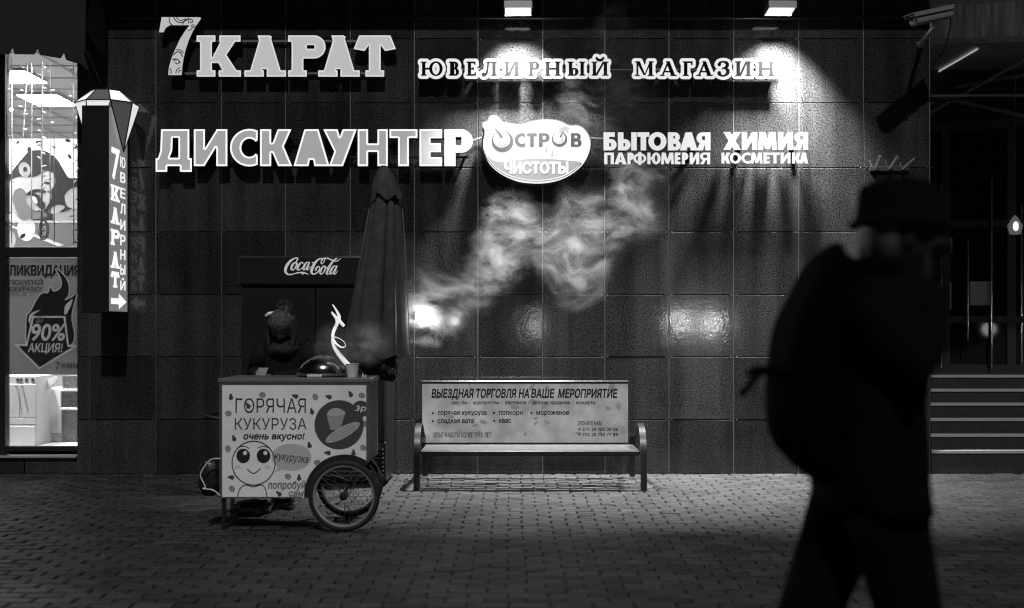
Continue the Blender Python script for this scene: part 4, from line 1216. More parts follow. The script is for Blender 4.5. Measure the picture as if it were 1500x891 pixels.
# ================================================================== FLOODLIGHTS
def floodlight(px, label, energy):
    D = DW - .28; x, z = XZ(px, 20, D); y = D - DW
    t = thing('floodlight', label, 'floodlight', (x, y, z), 'floodlights over the shop signs')
    tilt = R(-7); wv = Vector((1, 0, 0)); dn = Vector((0, math.sin(tilt), -math.cos(tilt))); fw = Vector((0, math.cos(tilt), math.sin(tilt)))
    c = Vector((x, y, z + .05))
    b = MB(); b.obox(c, wv * .125, fw * .095, dn * .028); 
    for i in range(9): b.obox(c - dn * .04 + wv * (-.1 + .025 * i), wv * .004, fw * .07, dn * .0118)
    hs = b.build('housing', mat('cast_aluminium', .25, .45, metal=.5), t)
    b = MB(); b.obox(c + dn * .0292, wv * .112, fw * .082, dn * .001); b.build('led_lens', mat('led_lens_glow', .5, .5, emit=3), hs)
    b = MB(); b.obox(c + dn * .032 + fw * .09, wv * .125, fw * .005, dn * .004); b.obox(c + dn * .032 - fw * .09, wv * .125, fw * .005, dn * .004); b.build('bezel', MATS['cast_aluminium'], hs)
    b = MB()
    for s in (-1, 1): b.tube([c + wv * .132 * s, c + wv * .132 * s + Vector((0, 0, .09)), c + wv * .08 * s + Vector((0, .0, .11))], .009, 6)
    b.obox(c + Vector((0, 0, .115)), wv * .085, Vector((0, .02, 0)), Vector((0, 0, .008)))
    b.tube([c + Vector((0, 0, .12)), (x, y, 4.72), (x, -.3, 4.73)], .016, 8)
    b.build('mounting_arm', M_DARKMETAL, t)
    ld = bpy.data.lights.new('floodlight_beam', 'AREA'); ld.shape = 'RECTANGLE'; ld.size = .23; ld.size_y = .18; ld.energy = energy; ld.spread = R(84)
    lo = bpy.data.objects.new('floodlight_beam', ld); COL.objects.link(lo)
    lo.location = c + dn * .05; lo.rotation_euler = (R(7), 0, 0)   # -Z points down and towards the wall
    lo.parent = t; lo.matrix_parent_inverse = Matrix.Translation(-Vector(t.location))


floodlight(759, 'bright floodlight on an arm above the long jeweller sign', 240)
floodlight(1143, 'bright floodlight on an arm above the last letters of the jeweller sign', 240)

# lamps of the street behind the camera that glint in the polished cladding
def street_glint(px, py, L, energy, rad, name):
    k = 1 + L / DW; x, z = (px - 750) / F * DW * k, H + (HOR - py) / F * DW * k
    ld = bpy.data.lights.new(name, 'POINT'); ld.energy = energy; ld.shadow_soft_size = rad
    o = bpy.data.objects.new(name, ld); COL.objects.link(o); o.location = (x, -L, z)


street_glint(1001, 468, 17, 80, .06, 'car_headlight_lamp'); street_glint(1046, 470, 17, 80, .06, 'car_headlight_lamp')
street_glint(782, 482, 20, 40, .2, 'far_street_lamp')

# ================================================================== CAMERA, FLAG HOLDER
def cctv():
    D = DW - .62; y = D - DW
    t = thing('security_camera', 'bullet security camera on a bracket at the right corner of the wall', 'camera', tuple(P(1348, 60, DW)))
    a, c = P(1334, 31, D - .06), P(1391, 19, D + .12); ax = (c - a).normalized()
    m = mat('camera_housing', .17, .4)
    b = MB(); up = Vector((0, 0, 1)); si = ax.cross(up).normalized(); up = si.cross(ax)
    def ring(p, w_, h_): return [p + si * (w_ * math.copysign(abs(math.cos(q)) ** .5, math.cos(q))) + up * (h_ * math.copysign(abs(math.sin(q)) ** .5, math.sin(q))) for q in [2 * math.pi * i / 20 for i in range(20)]]
    b.loft([ring(a + ax * .03, .045, .042), ring(a + ax * .035, .05, .047), ring(c - ax * .02, .05, .047), ring(c, .044, .04)]); b.build('housing', m, t, smooth=40)
    b = MB(); b.obox((a + c) / 2 + up * .056, ax * ((c - a).length / 2 + .02), si * .062, up * .004); b.obox((a + c) / 2 + up * .04 + si * .06, ax * ((c - a).length / 2), si * .003, up * .0155); b.obox((a + c) / 2 + up * .04 - si * .06, ax * ((c - a).length / 2), si * .003, up * .0155); b.build('sun_shield', m, t)
    b = MB(); b.loft([ring(a + ax * .0298, .036, .034), ring(a + ax * .022, .034, .032)]); b.build('lens_window', mat('lens_glass', .01, .05, spec=.8), t)
    b = MB(); mid = (a + c) / 2 - up * .047; w0 = P(1347, 66, DW); w0.y = -.005
    b.tube([mid, mid - up * .05, P(1352, 58, D + .2), w0 + Vector((0, -.05, 0)), w0], [.016, .016, .018, .02, .035], 10); b.build('bracket', mat('bracket_metal', .4, .35, metal=.7), t, smooth=50)
    b = MB(); b.tube([tuple(p) for p in spline([tuple(c - up * .03), tuple(P(1392, 40, D + .15)), tuple(P(1384, 70, D + .3)), tuple(P(1376, 84, DW - .15)), tuple(P(1366, 78, DW - .01))], 6)], .007, 6); b.build('cable', M_BLACK, t)


cctv()


def flag_holder():
    t = thing('flagpole_holder', 'black wall bar holding three bare metal tubes beside the entrance', 'flag holder', tuple(P(1303, 248, DW)))
    b = MB(); x0, z0 = XZ(1273, 251.5, DW); x1, z1 = XZ(1332, 244.5, DW); b.box(x0, x1, -.03, -.001, z0, z1, bev=.004); b.build('wall_bar', M_BLACK, t)
    for p0, p1, d in (((1283, 247), (1289, 229), .14), ((1303, 247), (1315, 229), .16), ((1322, 247.5), (1340.5, 231), .18)):
        q = MB(); a = P(*p0, DW - .03); c = P(*p1, DW - d); q.tube([a, c], .014, 12); q.build('flag_tube', M_STEEL, t, smooth=50)


flag_holder()

# ================================================================== ENTRANCE ON THE RIGHT
def entrance():
    X0 = RX + .022; X1 = 9.5
    t = thing('entrance_staircase', 'dark stone entrance steps with pale metal edges rising beside the shop wall', 'staircase', (X0 + .8, 0, 0))
    st = mat('dark_step_stone', .02, .55, var=(30, .4), bump=(80, .2)); nz = mat('nosing_metal', .55, .4, metal=.6)
    zs = []; 
    for i, py in enumerate((661.5, 637.5, 614.5, 592, 571.5, 551)):
        y0 = .03 + .33 * i; z = H + (HOR - py) * (DW + y0) / F; zs.append(z)
    for i, z in enumerate(zs):
        y0 = .03 + .33 * i; y1 = .03 + .33 * (i + 1) - .001 if i < 5 else 7.0
        b = MB(); b.box(X0, X1, y0, y1, 0.001, z, bev=.0); s_ = b.build('step', st, t)
        b = MB(); b.box(X0 + .002, X1, y0 - .012, y0 + .05, z + .001, z + .011, bev=.003); b.box(X0 + .002, X1, y0 - .012, y0 - .002, z - .016, z + .0005); b.build('step_edge', nz, s_)
    zl = zs[-1]
    # glazed front: oblique wall of frames and panes
    g = thing('glass_entrance', 'dark glazed entrance doors with long chrome pull handles above the steps', 'entrance doors', (5.0, 2.6, zl))
    A, B = Vector((X0 + .05, 2.9, 0)), Vector((7.2, 1.85, 0)); dx = (B - A).normalized(); nv = Vector((dx.y, -dx.x, 0)); L = (B - A).length
    up = Vector((0, 0, 1)); fm = mat('door_frame_dark', .014, .4)
    zt = 3.75
    fr = MB()
    def bar(u0, u1, z0, z1, d=.04): fr.obox(A + dx * (u0 + u1) / 2 + up * (z0 + z1) / 2, dx * (u1 - u0) / 2, nv * d, up * (z1 - z0) / 2)
    cols = [0.0, .44, 1.14, 1.84, 2.54, L]
    for u in cols: bar(u - .045, u + .045, zl + .001, zt)
    for a, c in zip(cols[:-1], cols[1:]):
        for z0, z1 in ((zl + .001, zl + .1), (1.42, 1.5), (2.52, 2.6), (zt - .1, zt - .001)): bar(a + .0455, c - .0455, z0, z1, .036)
    fr.build('door_frame', fm, g)
    for a, c in zip(cols[:-1], cols[1:]):
        b = MB(); b.obox(A + dx * (a + c) / 2 + up * (zl + zt) / 2, dx * ((c - a) / 2 - .02), nv * .004, up * ((zt - zl) / 2 - .02)); b.build('door_pane', mat('dark_glass', .010, .03, spec=.12), g)
    for px, a, c in ((1378.5, 268, 540), (1418, 352, 500), (1452.5, 262, 540), (1496.5, 300, 546)):
        D = DW + 2.3 if px != 1378.5 else DW + 2.1
        b = MB(); p, q = P(px, a, D), P(px, c, D); r = .016 if px != 1418 else .009
        b.tube([p, q], r, 10)
        for z in (p.z - .12, q.z + .12): b.tube([(p.x, p.y, z), (p.x, p.y + .16, z)], .008, 6)
        b.build('pull_handle', M_CHROME, g, smooth=50)
    bk = MB(); bk.box(X0, X1, 3.2, 3.3, zl, 5.6); bk.build('lobby_wall', M_BLACK, g)
    gr = mat('notice_grey', .5, .6)
    for i, (px0, px1, pa, pc) in enumerate(((1388, 1422, 342, 366), (1390, 1420, 372, 404), (1388, 1421, 410, 452), (1446, 1476, 410, 446))):
        D = DW + 2.0
        n = MB(); x0, z1 = XZ(px0, pa, D); x1, z0 = XZ(px1, pc, D)
        def onwall(x, z, lift):
            # push the sheet onto the glazed wall
            return (x, A.y + (x - A.x) / dx.x * dx.y - lift, z)
        for k, (xa, xb, za, zb, li) in enumerate(((x0, x1, z0, z1, .012),)):
            n.add([onwall(xa, za, li), onwall(xb, za, li), onwall(xb, zb, li), onwall(xa, zb, li)], [(0, 1, 2, 3)])
        n.build('door_notice', gr if i != 1 else mat('notice_dark', .05, .6), g)
    # canopy over the entrance with curved edge, ceiling and light strips
    c = thing('entrance_canopy', 'stained concrete canopy with a curved edge over the entrance', 'canopy', (5.2, 1.0, 4.4))
    cm = mat('stained_concrete', .5, .85, var=(2.5, .5), bump=(40, .4)); 
    n_ = cm.node_tree.nodes; mp = n_.new('ShaderNodeMapping'); mp.inputs['Scale'].default_value = (9, 9, .6)
    tc = n_['Texture Coordinate']; tx = [q for q in n_ if q.type == 'TEX_NOISE'][0]; cm.node_tree.links.new(tc.outputs['Object'], mp.inputs[0]); cm.node_tree.links.new(mp.outputs[0], tx.inputs['Vector'])
    cx, Rr = 5.0, 7.5
    arc = [(X0 + (X1 - X0) * i / 24) for i in range(25)]
    yv = lambda x: .55 - .1 * (x - X0) - .02 * (x - X0) ** 2
    zlow = lambda x: H + (HOR - 57) * (DW + yv(X0)) / F - .0 * (x - X0)
    b = MB(); front, fb = [], []
    for x in arc:
        y = yv(x); zb, zt_ = zlow(x), zlow(x) + .40
        front.append([(x, y, zb), (x, y, zt_), (x, y + .25, zt_), (x, y + .25, zb)])
    b.loft(front); b.build('fascia', cm, c)
    b = MB(); b.loft([[(x, yv(x) - .05, zlow(x) + .402), (x, yv(x) - .05, zlow(x) + .5), (x, yv(x) + .2, zlow(x) + .5), (x, yv(x) + .2, zlow(x) + .402)] for x in arc]); b.build('coping', cm, c)
    zc = 4.52
    b = MB(); b.box(X0, X1, yv(X1) + .26, 3.19, zc, zc + .1); b.build('soffit', mat('soffit_paint', .45, .7, bump=(20, .2)), c)
    sm = mat('light_strip_glow', .5, .4, emit=.38)
    k = zc - .02 - H
    for (xa, ya), (xb, yb) in (((1363, 112), (1425, 76)), ((1363, 137), (1378, 131))):
        Da, Db = k * F / (HOR - ya), k * F / (HOR - yb); pa, pb = P(xa, ya, Da), P(xb, yb, Db)
        s_ = MB(); s_.tube([pa, pb + (pb - pa) * .1], .009, 6); s_.build('light_strip', sm, c)
    # roof-edge strip above the canopy
    s_ = MB(); s_.tube([P(1365, 22, DW + 1.6), P(1412, -5, DW + 1.1)], .011, 6); s_.build('light_strip', sm, c)
    b = MB(); b.box(X0, X0 + 3, 1.62, 1.68, 3.86, 3.885, bev=.006); b.build('header_trim', M_STEEL, c)
    rb = MB()
    for (xa, ya, xb, yb) in ((1362, 165, 1500, 88), (1362, 140, 1500, 170), (1400, 128, 1500, 110)):
        rb.tube([P(xa, ya, DW + 2.6), P(xb, yb, DW + 1.4)], .02, 6)
    rb.build('ceiling_rod', mat('canopy_rod', .3, .5), c)
    l = thing('pendant_lantern', 'small glowing faceted lantern hanging behind the entrance doors', 'lantern', tuple(P(1487, 345, DW + 1.55)))
    D = DW + 1.55; q = P(1487, 331, D); 
    b = MB(); b.revolve([(.012, .11), (.05, .06), (.085, 0), (.06, -.09), (.01, -.095)], q, 6); b.build('lantern_cage', mat('lantern_glow', .3, .3, emit=.08), l)
    e = MB(); e.ellipsoid(q + Vector((-.02, -.06, -.01)), .03, .02, .05); e.build('bulb', mat('bulb_glow', .9, .3, emit=1.2), l)
    e = MB(); e.tube([q + Vector((0, 0, .11)), q + Vector((0, 0, .5)), (q.x, q.y, zc)], .005, 6); e.build('hanging_rod', M_CHROME, l)
    return zl


entrance()

# ================================================================== DRINKS FRIDGE
def fridge():
    D = DW - .82; y = D - DW; px0, px1 = 350, 567
    x0, x1 = XZ(px0, 0, D)[0], XZ(px1, 0, D)[0]; zt = XZ(0, 375, D)[1]
    t = thing('drinks_fridge', 'tall black double door drinks fridge with white script on its header', 'fridge', ((x0 + x1) / 2, y + .35, 0))
    blk = mat('fridge_black', .012, .35)
    zh = XZ(0, 419, D)[1]; zg = XZ(0, 648, D)[1]
    b = MB(); b.box(x0 + .012, x1 - .012, y + .06, y + .72, .03, zt - .01, bev=.01); b.build('cabinet', blk, t)
    b = MB(); b.box(x0, x1, y - .03, y + .30, zh, zt, bev=.018); h = b.build('header', blk, t, smooth=35)
    # script lettering, brush strokes traced in crop pixels
    s = 10.486; kx = lambda x, yy, r: (400 + x / s, 365 + yy / s, r / s)
    Ls = [[(355, 190, 7), (378, 160, 10), (368, 138, 10), (335, 142, 9), (285, 170, 15), (235, 220, 20), (200, 280, 22), (190, 340, 19), (215, 380, 13), (265, 392, 9), (330, 378, 7), (400, 362, 9), (460, 362, 12), (500, 372, 9), (545, 388, 4)],
          [(440, 362, 6), (456, 392, 4), (470, 368, 6)],
          [(348, 205, 5), (318, 218, 12), (290, 262, 17), (280, 305, 14), (298, 322, 8), (335, 300, 8), (358, 255, 11), (366, 212, 10), (348, 203, 6), (352, 228, 4), (380, 236, 4)],
          [(458, 222, 9), (448, 204, 7), (422, 214, 10), (388, 262, 17), (374, 306, 14), (392, 322, 8), (430, 302, 6), (465, 270, 5)],
          [(548, 212, 6), (520, 204, 8), (490, 240, 16), (468, 290, 15), (474, 320, 9), (505, 300, 7), (538, 245, 8), (556, 205, 10), (538, 262, 13), (520, 308, 11), (532, 322, 6), (560, 290, 4), (575, 270, 4)],
          [(606, 206, 9), (616, 212, 9)],
          [(760, 228, 6), (738, 220, 6), (745, 180, 8), (775, 150, 9), (795, 160, 7), (782, 195, 6), (755, 226, 5), (735, 210, 5), (745, 165, 6), (735, 145, 8), (690, 165, 13), (640, 220, 19), (605, 290, 22), (590, 345, 19), (605, 380, 12), (640, 382, 9), (690, 350, 9), (715, 300, 8), (705, 268, 9), (675, 280, 11), (655, 318, 12), (668, 330, 5)],
          [(750, 148, 7), (800, 140, 8), (850, 146, 9), (900, 168, 10), (945, 186, 8), (995, 180, 6), (1040, 142, 3)],
          [(790, 262, 5), (765, 270, 10), (735, 320, 17), (722, 365, 13), (738, 386, 8), (775, 360, 8), (800, 310, 11), (806, 270, 9), (785, 262, 5), (800, 285, 4), (830, 285, 4)],
          [(830, 300, 6), (880, 230, 9), (940, 165, 9), (980, 142, 7), (975, 150, 5), (925, 190, 9), (880, 255, 13), (840, 330, 15), (822, 372, 12), (838, 388, 7), (868, 370, 4)],
          [(970, 268, 6), (940, 260, 8), (905, 300, 16), (880, 350, 15), (885, 384, 9), (918, 362, 7), (955, 305, 8), (980, 262, 10), (955, 325, 13), (935, 372, 11), (948, 388, 6), (975, 362, 4), (990, 335, 4)]]
    loops = []
    for L in Ls: loops += strokes([[kx(*p) for p in spline(L, 5)]], 120)
    Dh = D - .03; b = MB(); b.prism(grow(to_plane(loops, Dh), .0004, 300), y - .0325, y - .0305, back=False); b.build('lettering', mat('white_script', .75, .4, emit=.16), h)
    xm = XZ(462, 0, D)[0]; gl = mat('fridge_glass', .016, .10, spec=.6)
    for a, c in ((x0 + .02, xm - .004), (xm + .004, x1 - .02)):
        b = MB(); b.box(a, c, y, y + .0585, zg + .004, zh - .006, bev=.006); d = b.build('door', blk, t)
        b = MB(); b.box(a + .05, c - .05, y - .003, y - .0005, zg + .06, zh - .06); b.build('door_pane', gl, d)
        hx = c - .03 if c < xm else a + .03
        b = MB(); b.tube([(hx, y, 1.3), (hx, y - .035, 1.27), (hx, y - .035, .85), (hx, y, .82)], .011, 8); b.build('door_handle', M_DARKMETAL, d)
    b = MB(); b.box(x0 + .012, x1 - .012, y + .01, y + .0585, .06, zg - .004, bev=.004)
    for i in range(7): z = .085 + i * (zg - .12) / 7; b.box(x0 + .05, x1 - .03, y - .012, y + .0095, z, z + .018, bev=.004)
    b.build('grille', mat('grille_plastic', .035, .45), t)
    b = MB()
    for x in (x0 + .06, x1 - .06):
        for yy in (y + .1, y + .66): b.revolve([(.02, 0.001), (.02, .0295)], (x, yy, 0), 10)
    b.build('foot', M_RUBBER, t)


fridge()

# ================================================================== VENDING CART
DC = F / 219.0; YC = DC - DW
def cart():
    x0, x1 = XZ(322, 0, DC)[0], XZ(540, 0, DC)[0]; zb, zt = XZ(0, 730, DC)[1], XZ(0, 561, DC)[1]; dep = .50
    t = thing('vending_cart', 'white printed hot corn cart on bicycle wheels parked in front of the drinks fridge', 'cart', ((x0 + x1) / 2, YC + dep / 2, 0))
    wc = XZ(505, 725, DC); wr = wc[1] - .002; wx = wc[0]
    white = mat('cart_print_white', .78, .45, var=(9, .06), wear=(2.2, .12)); blk = mat('cart_black', .012, .5)
    # front panel with the wheel arch cut out
    ra = XZ(562, 0, DC)[0] - XZ(505, 0, DC)[0] + .012
    arch = []
    a0 = math.acos(max(-1, min(1, (x1 - wx) / ra))); 
    for i in range(25):
        a = a0 + (math.pi - a0 - math.asin(max(-1, min(1, (zb - wr) / ra))) * 1.0) * i / 24
        arch.append((wx + ra * math.cos(a), wr + ra * math.sin(a)))
    arch[-1] = (arch[-1][0], zb)
    outline = [(x0, zb)] + arch[::-1] + [(x1, zt), (x0, zt)]
    b = MB(); b.prism([outline], YC, YC + .012); fp = b.build('front_panel', white, t)
    b = MB(); b.prism([outline], YC + dep - .012, YC + dep); b.build('rear_panel', white, t)
    b = MB(); b.box(x0, x0 + .012, YC + .0125, YC + dep - .0125, zb, zt); b.build('side_panel', white, t)
    b = MB(); b.box(x1 - .012, x1, YC + .0125, YC + dep - .0125, wr + ra * math.sin(a0) + .002, zt); b.build('side_panel', blk, t)
    b = MB(); b.box(x0 + .0125, wx - ra - .01, YC + .0125, YC + dep - .0125, zb + .002, zb + .014); b.build('floor_panel', blk, t)
    b = MB(); b.box(x0 - .012, x1 + .012, YC - .012, YC + dep + .012, zt + .002, zt + .03, bev=.005); b.build('countertop', mat('counter_steel', .35, .35, metal=.8, bump=(60, .05)), t)
    b = MB()
    for s_ in (YC - .004, YC + dep - .004):       # mudguard bands
        n = 24; pts = [(wx + (ra - .002) * math.cos(a0 + (math.pi * 1.02 - a0) * i / n), wr + (ra - .002) * math.sin(a0 + (math.pi * 1.02 - a0) * i / n)) for i in range(n + 1)]
        pin = [(wx + (ra - .045) * math.cos(a0 + (math.pi * 1.02 - a0) * i / n), wr + (ra - .045) * math.sin(a0 + (math.pi * 1.02 - a0) * i / n)) for i in range(n + 1)]
        b.prism([pts + pin[::-1]], s_ if s_ < YC + .1 else s_ + .006, (s_ + .002) if s_ < YC + .1 else s_ + .01)
    b.loft([[(wx + rr * math.cos(a), yy, wr + rr * math.sin(a)) for rr, yy in ((ra - .003, YC + .0125), (ra - .003, YC + dep - .0125), (ra - .012, YC + dep - .0125), (ra - .012, YC + .0125))] for a in [a0 + (math.pi * 1.0 - a0) * i / 24 for i in range(25)]])
    b.build('mudguard', blk, t)
    b = MB()
    for x in (x0, x1): b.box(x - .002 if x == x0 else x - .016, x + .016 if x == x0 else x + .002, YC - .0035, YC - .0002, (zb if x == x0 else wr + ra * math.sin(a0) + .004), zt)
    b.box(x0 + .0162, x1 - .0162, YC - .003, YC - .0002, zt - .012, zt); b.box(x0 + .0162, wx - ra - .012, YC - .003, YC - .0002, zb, zb + .010)
    for i in range(7): b.revolve([(.004, -.006), (.005, -.004), (.005, -.003)], (x0 + .05 + i * (x1 - x0 - .1) / 6, YC, zt - .006), 8, axis='y')
    b.build('edge_trim', M_GALV, t)
    # wheels
    def wheel(yw, sx):
        wx = wc[0] + sx
        b = MB(); b.torus((wx, yw, wr), wr - .019, .019, 56, 10); w_ = b.build('wheel', M_RUBBER, t, smooth=180)
        b = MB(); rr = wr - .042
        rings = []
        b.revolve([(rr + .010, -.012), (rr + .012, -.013), (rr - .004, -.010), (rr - .006, 0), (rr - .004, .010), (rr + .012, .013), (rr + .010, .012), (rr + .004, 0), (rr + .010, -.012)], (wx, yw, wr), 56, axis='y', cap=False); b.build('rim', mat('rim_alloy', .5, .35, metal=.85), w_, smooth=40)
        b = MB(); b.revolve([(.012, -.04), (.026, -.036), (.026, -.03), (.014, -.026), (.014, .026), (.026, .03), (.026, .036), (.012, .04)], (wx, yw, wr), 16, axis='y'); b.build('hub', M_DARKMETAL, w_, smooth=40)
        b = MB()
        for i in range(28):
            a = 2 * math.pi * i / 28; c = a + (.55 if i % 2 else -.55) * (1 if i % 4 < 2 else -1); sd = -.03 if i % 2 else .03
            b.tube([(wx + .024 * math.cos(c), yw + sd, wr + .024 * math.sin(c)), (wx + (rr - .003) * math.cos(a), yw, wr + (rr - .003) * math.sin(a))], .0014, 4)
        b.build('spokes', M_STEEL, w_)
    wheel(YC - .03, 0); wheel(YC + dep + .03, -.045)
    b = MB(); b.tube([(wx, YC - .09, wr), (wx - .045, YC + dep + .09, wr)], .009, 8); b.build('axle', M_DARKMETAL, t)
    for px, yy in ((328, YC + .03), (340.5, YC + dep - .05)):
        b = MB(); x = XZ(px, 0, yy + DW)[0]; b.box(x - .012, x + .012, yy - .012, yy + .012, 0.001, zb + .0, bev=.003); b.build('leg', M_DARKMETAL, t)
    b = MB(); hz = zb + .52; b.tube([(x0 + .004, YC + .08, hz), (x0 - .12, YC + .08, hz + .02), (x0 - .13, YC + dep - .08, hz + .02), (x0 + .004, YC + dep - .08, hz)], .013, 8); b.build('push_handle', M_DARKMETAL, t)
    # printing on the front
    s = 3.3; C = lambda pts: [(280 + x / s, 530 + y / s) for x, y in pts]
    ink = mat('print_black', .015, .5); gr = mat('print_grey', .16, .5); md = mat('print_mid_grey', .25, .5); pale = mat('print_pale', .45, .5); dkc = mat('print_dark', .06, .5)
    def pr(name, loops, m, lift=.0012): return decal(name, loops, DC, m, fp, lift)
    thin = lambda txt, a, c, y0, y1: pr('lettering', text_px(txt, a, c, y0, y1, -.004, ref=.73, res=60), ink)
    thin('ГОРЯЧАЯ', 345, 448, 583.5, 605); thin('КУКУРУЗА', 344, 449, 612.5, 629.5)
    pr('lettering', text_px('очень вкусно!', 356.5, 446.5, 634, 643.5, .03, .2, ref=.73), ink)
    pr('lettering', text_px('попробуй', 392.5, 448, 707.5, 715.8, .03, .12, ref=.56), gr)
    pr('lettering', text_px('сам!', 423, 448, 720, 727, .03, .12, ref=.56), gr)
    circ = grow([C(el(715, 305, 119, 119, 48)), C(el(820, 228, 40, 40, 32))], 0.05, 150)
    pr('picture_disc', circ, dkc)
    pr('price_lettering', text_px('3р', 520.5, 536.5, 594, 602, .012, .12, ref=.73), E_PRICE, .0024)
    pr('cup_picture', [C([(655, 258), (745, 250), (722, 322), (700, 330), (674, 330)])], mat('print_cup', .30, .5), .0024)
    pr('cup_picture', [C(spline([(655, 258), (668, 235), (690, 225), (715, 226), (738, 238), (746, 252), (700, 264), (655, 258)], 3)[:-1])], mat('print_popcorn', .42, .5), .0034)
    pr('corn_picture', [C(el(733, 342, 93, 27, 36, rot=-.5))], MATS['print_popcorn'], .0036)
    kn = MB(); rot = -.5
    for i in range(15):
        for j in (-1, 0, 1):
            u = -80 + i * 11.4; v = j * 14
            if abs(u) > 66 and j: continue
            kn.prism(to_plane([C(el(733 + u * math.cos(rot) - v * math.sin(rot), 342 + u * math.sin(rot) + v * math.cos(rot), 4.6, 5.4, 8))], DC), YC - .0048, YC - .0038, back=False)
    kn.build('corn_picture', MATS['print_cup'], fp)
    pr('speech_bubble', grow([C(el(485, 461, 97, 65, 44)), C([(420, 510), (455, 512), (405, 535)])], .05, 120), pale)
    pr('lettering', text_px('кукурузка', 402, 451.5, 664, 672.5, .006, .2, ref=.56, rot=.12), ink, .0024)
    # plain round doodle face
    def line(pts, r=2.2, nm='doodle_print', m=None): pr(nm, strokes([[(*C([p])[0], r / s) for p in spline(pts, 6)]], 130), m or ink, .0016)
    line([(p[0], p[1]) for p in el(302, 490, 104, 106, 24)] + [el(302, 490, 104, 106, 24)[0]], 2.4)
    for cx in (252, 350):
        pr('doodle_print', [C(el(cx, 455, 33, 35, 28))], ink, .0018); pr('doodle_print', [C(el(cx + 9, 441, 10, 10, 14))], white, .0026)
        line([(cx - 30, 418), (cx, 408), (cx + 28, 418)], 1.6)
    line([(272, 520), (302, 540), (334, 518)], 2.2)
    line([(225, 650), (236, 615), (262, 596), (302, 604), (342, 596), (360, 618), (366, 650)], 2.2)
    for cx in (228, 372):
        for i in range(4): line([(cx - 12 + i * 7, 518), (cx - 15 + i * 7, 500)], 1.0, 'doodle_print', md)
    # seeds and leaves scattered over the print
    sd = [(192, 165, 1, 1.5), (345, 160, 0, .2), (498, 165, 1, .3), (600, 170, 0, 1.2), (660, 168, 1, .3), (768, 152, 1, 1.1), (825, 163, 0, 0), (582, 235, 1, 1.3), (180, 250, 0, .2), (205, 365, 1, 1.2), (178, 420, 0, 1.2), (570, 398, 1, 1.3), (655, 440, 1, .1), (832, 415, 0, .6), (785, 435, 1, 1.6), (610, 488, 0, .2), (188, 558, 1, .1), (197, 614, 0, 1.0), (468, 555, 0, .3), (522, 555, 1, 1.6), (420, 634, 1, .7), (272, 208, 1, 1.0), (845, 300, 0, 1.0)]
    lm, km = MB(), MB()
    for x, yv, k, a in sd:
        if k:
            for da, l in ((-.45, .85), (.45, .85), (0, 1)):
                lm.prism(to_plane([C(el(x + 5 * math.cos(a + da), yv + 5 * math.sin(a + da), 17 * l, 6.5, 12, rot=a + da))], DC), YC - .0012 - .0003 * (l == 1) - .0002 * (da > 0), YC - .0002, back=False)
        else:
            km.prism(to_plane([grow([C(el(x, yv, 17, 14, 6, rot=a))], .3, 50)[0]], DC), YC - .0012, YC - .0002, back=False)
    lm.build('leaf_print', dkc, fp); km.build('seed_print', md, fp)
    return x0, x1, zb, zt + .03, dep


E_PRICE = mat('print_white', .75, .5)
CX0, CX1, CZB, CZT, CDEP = cart()


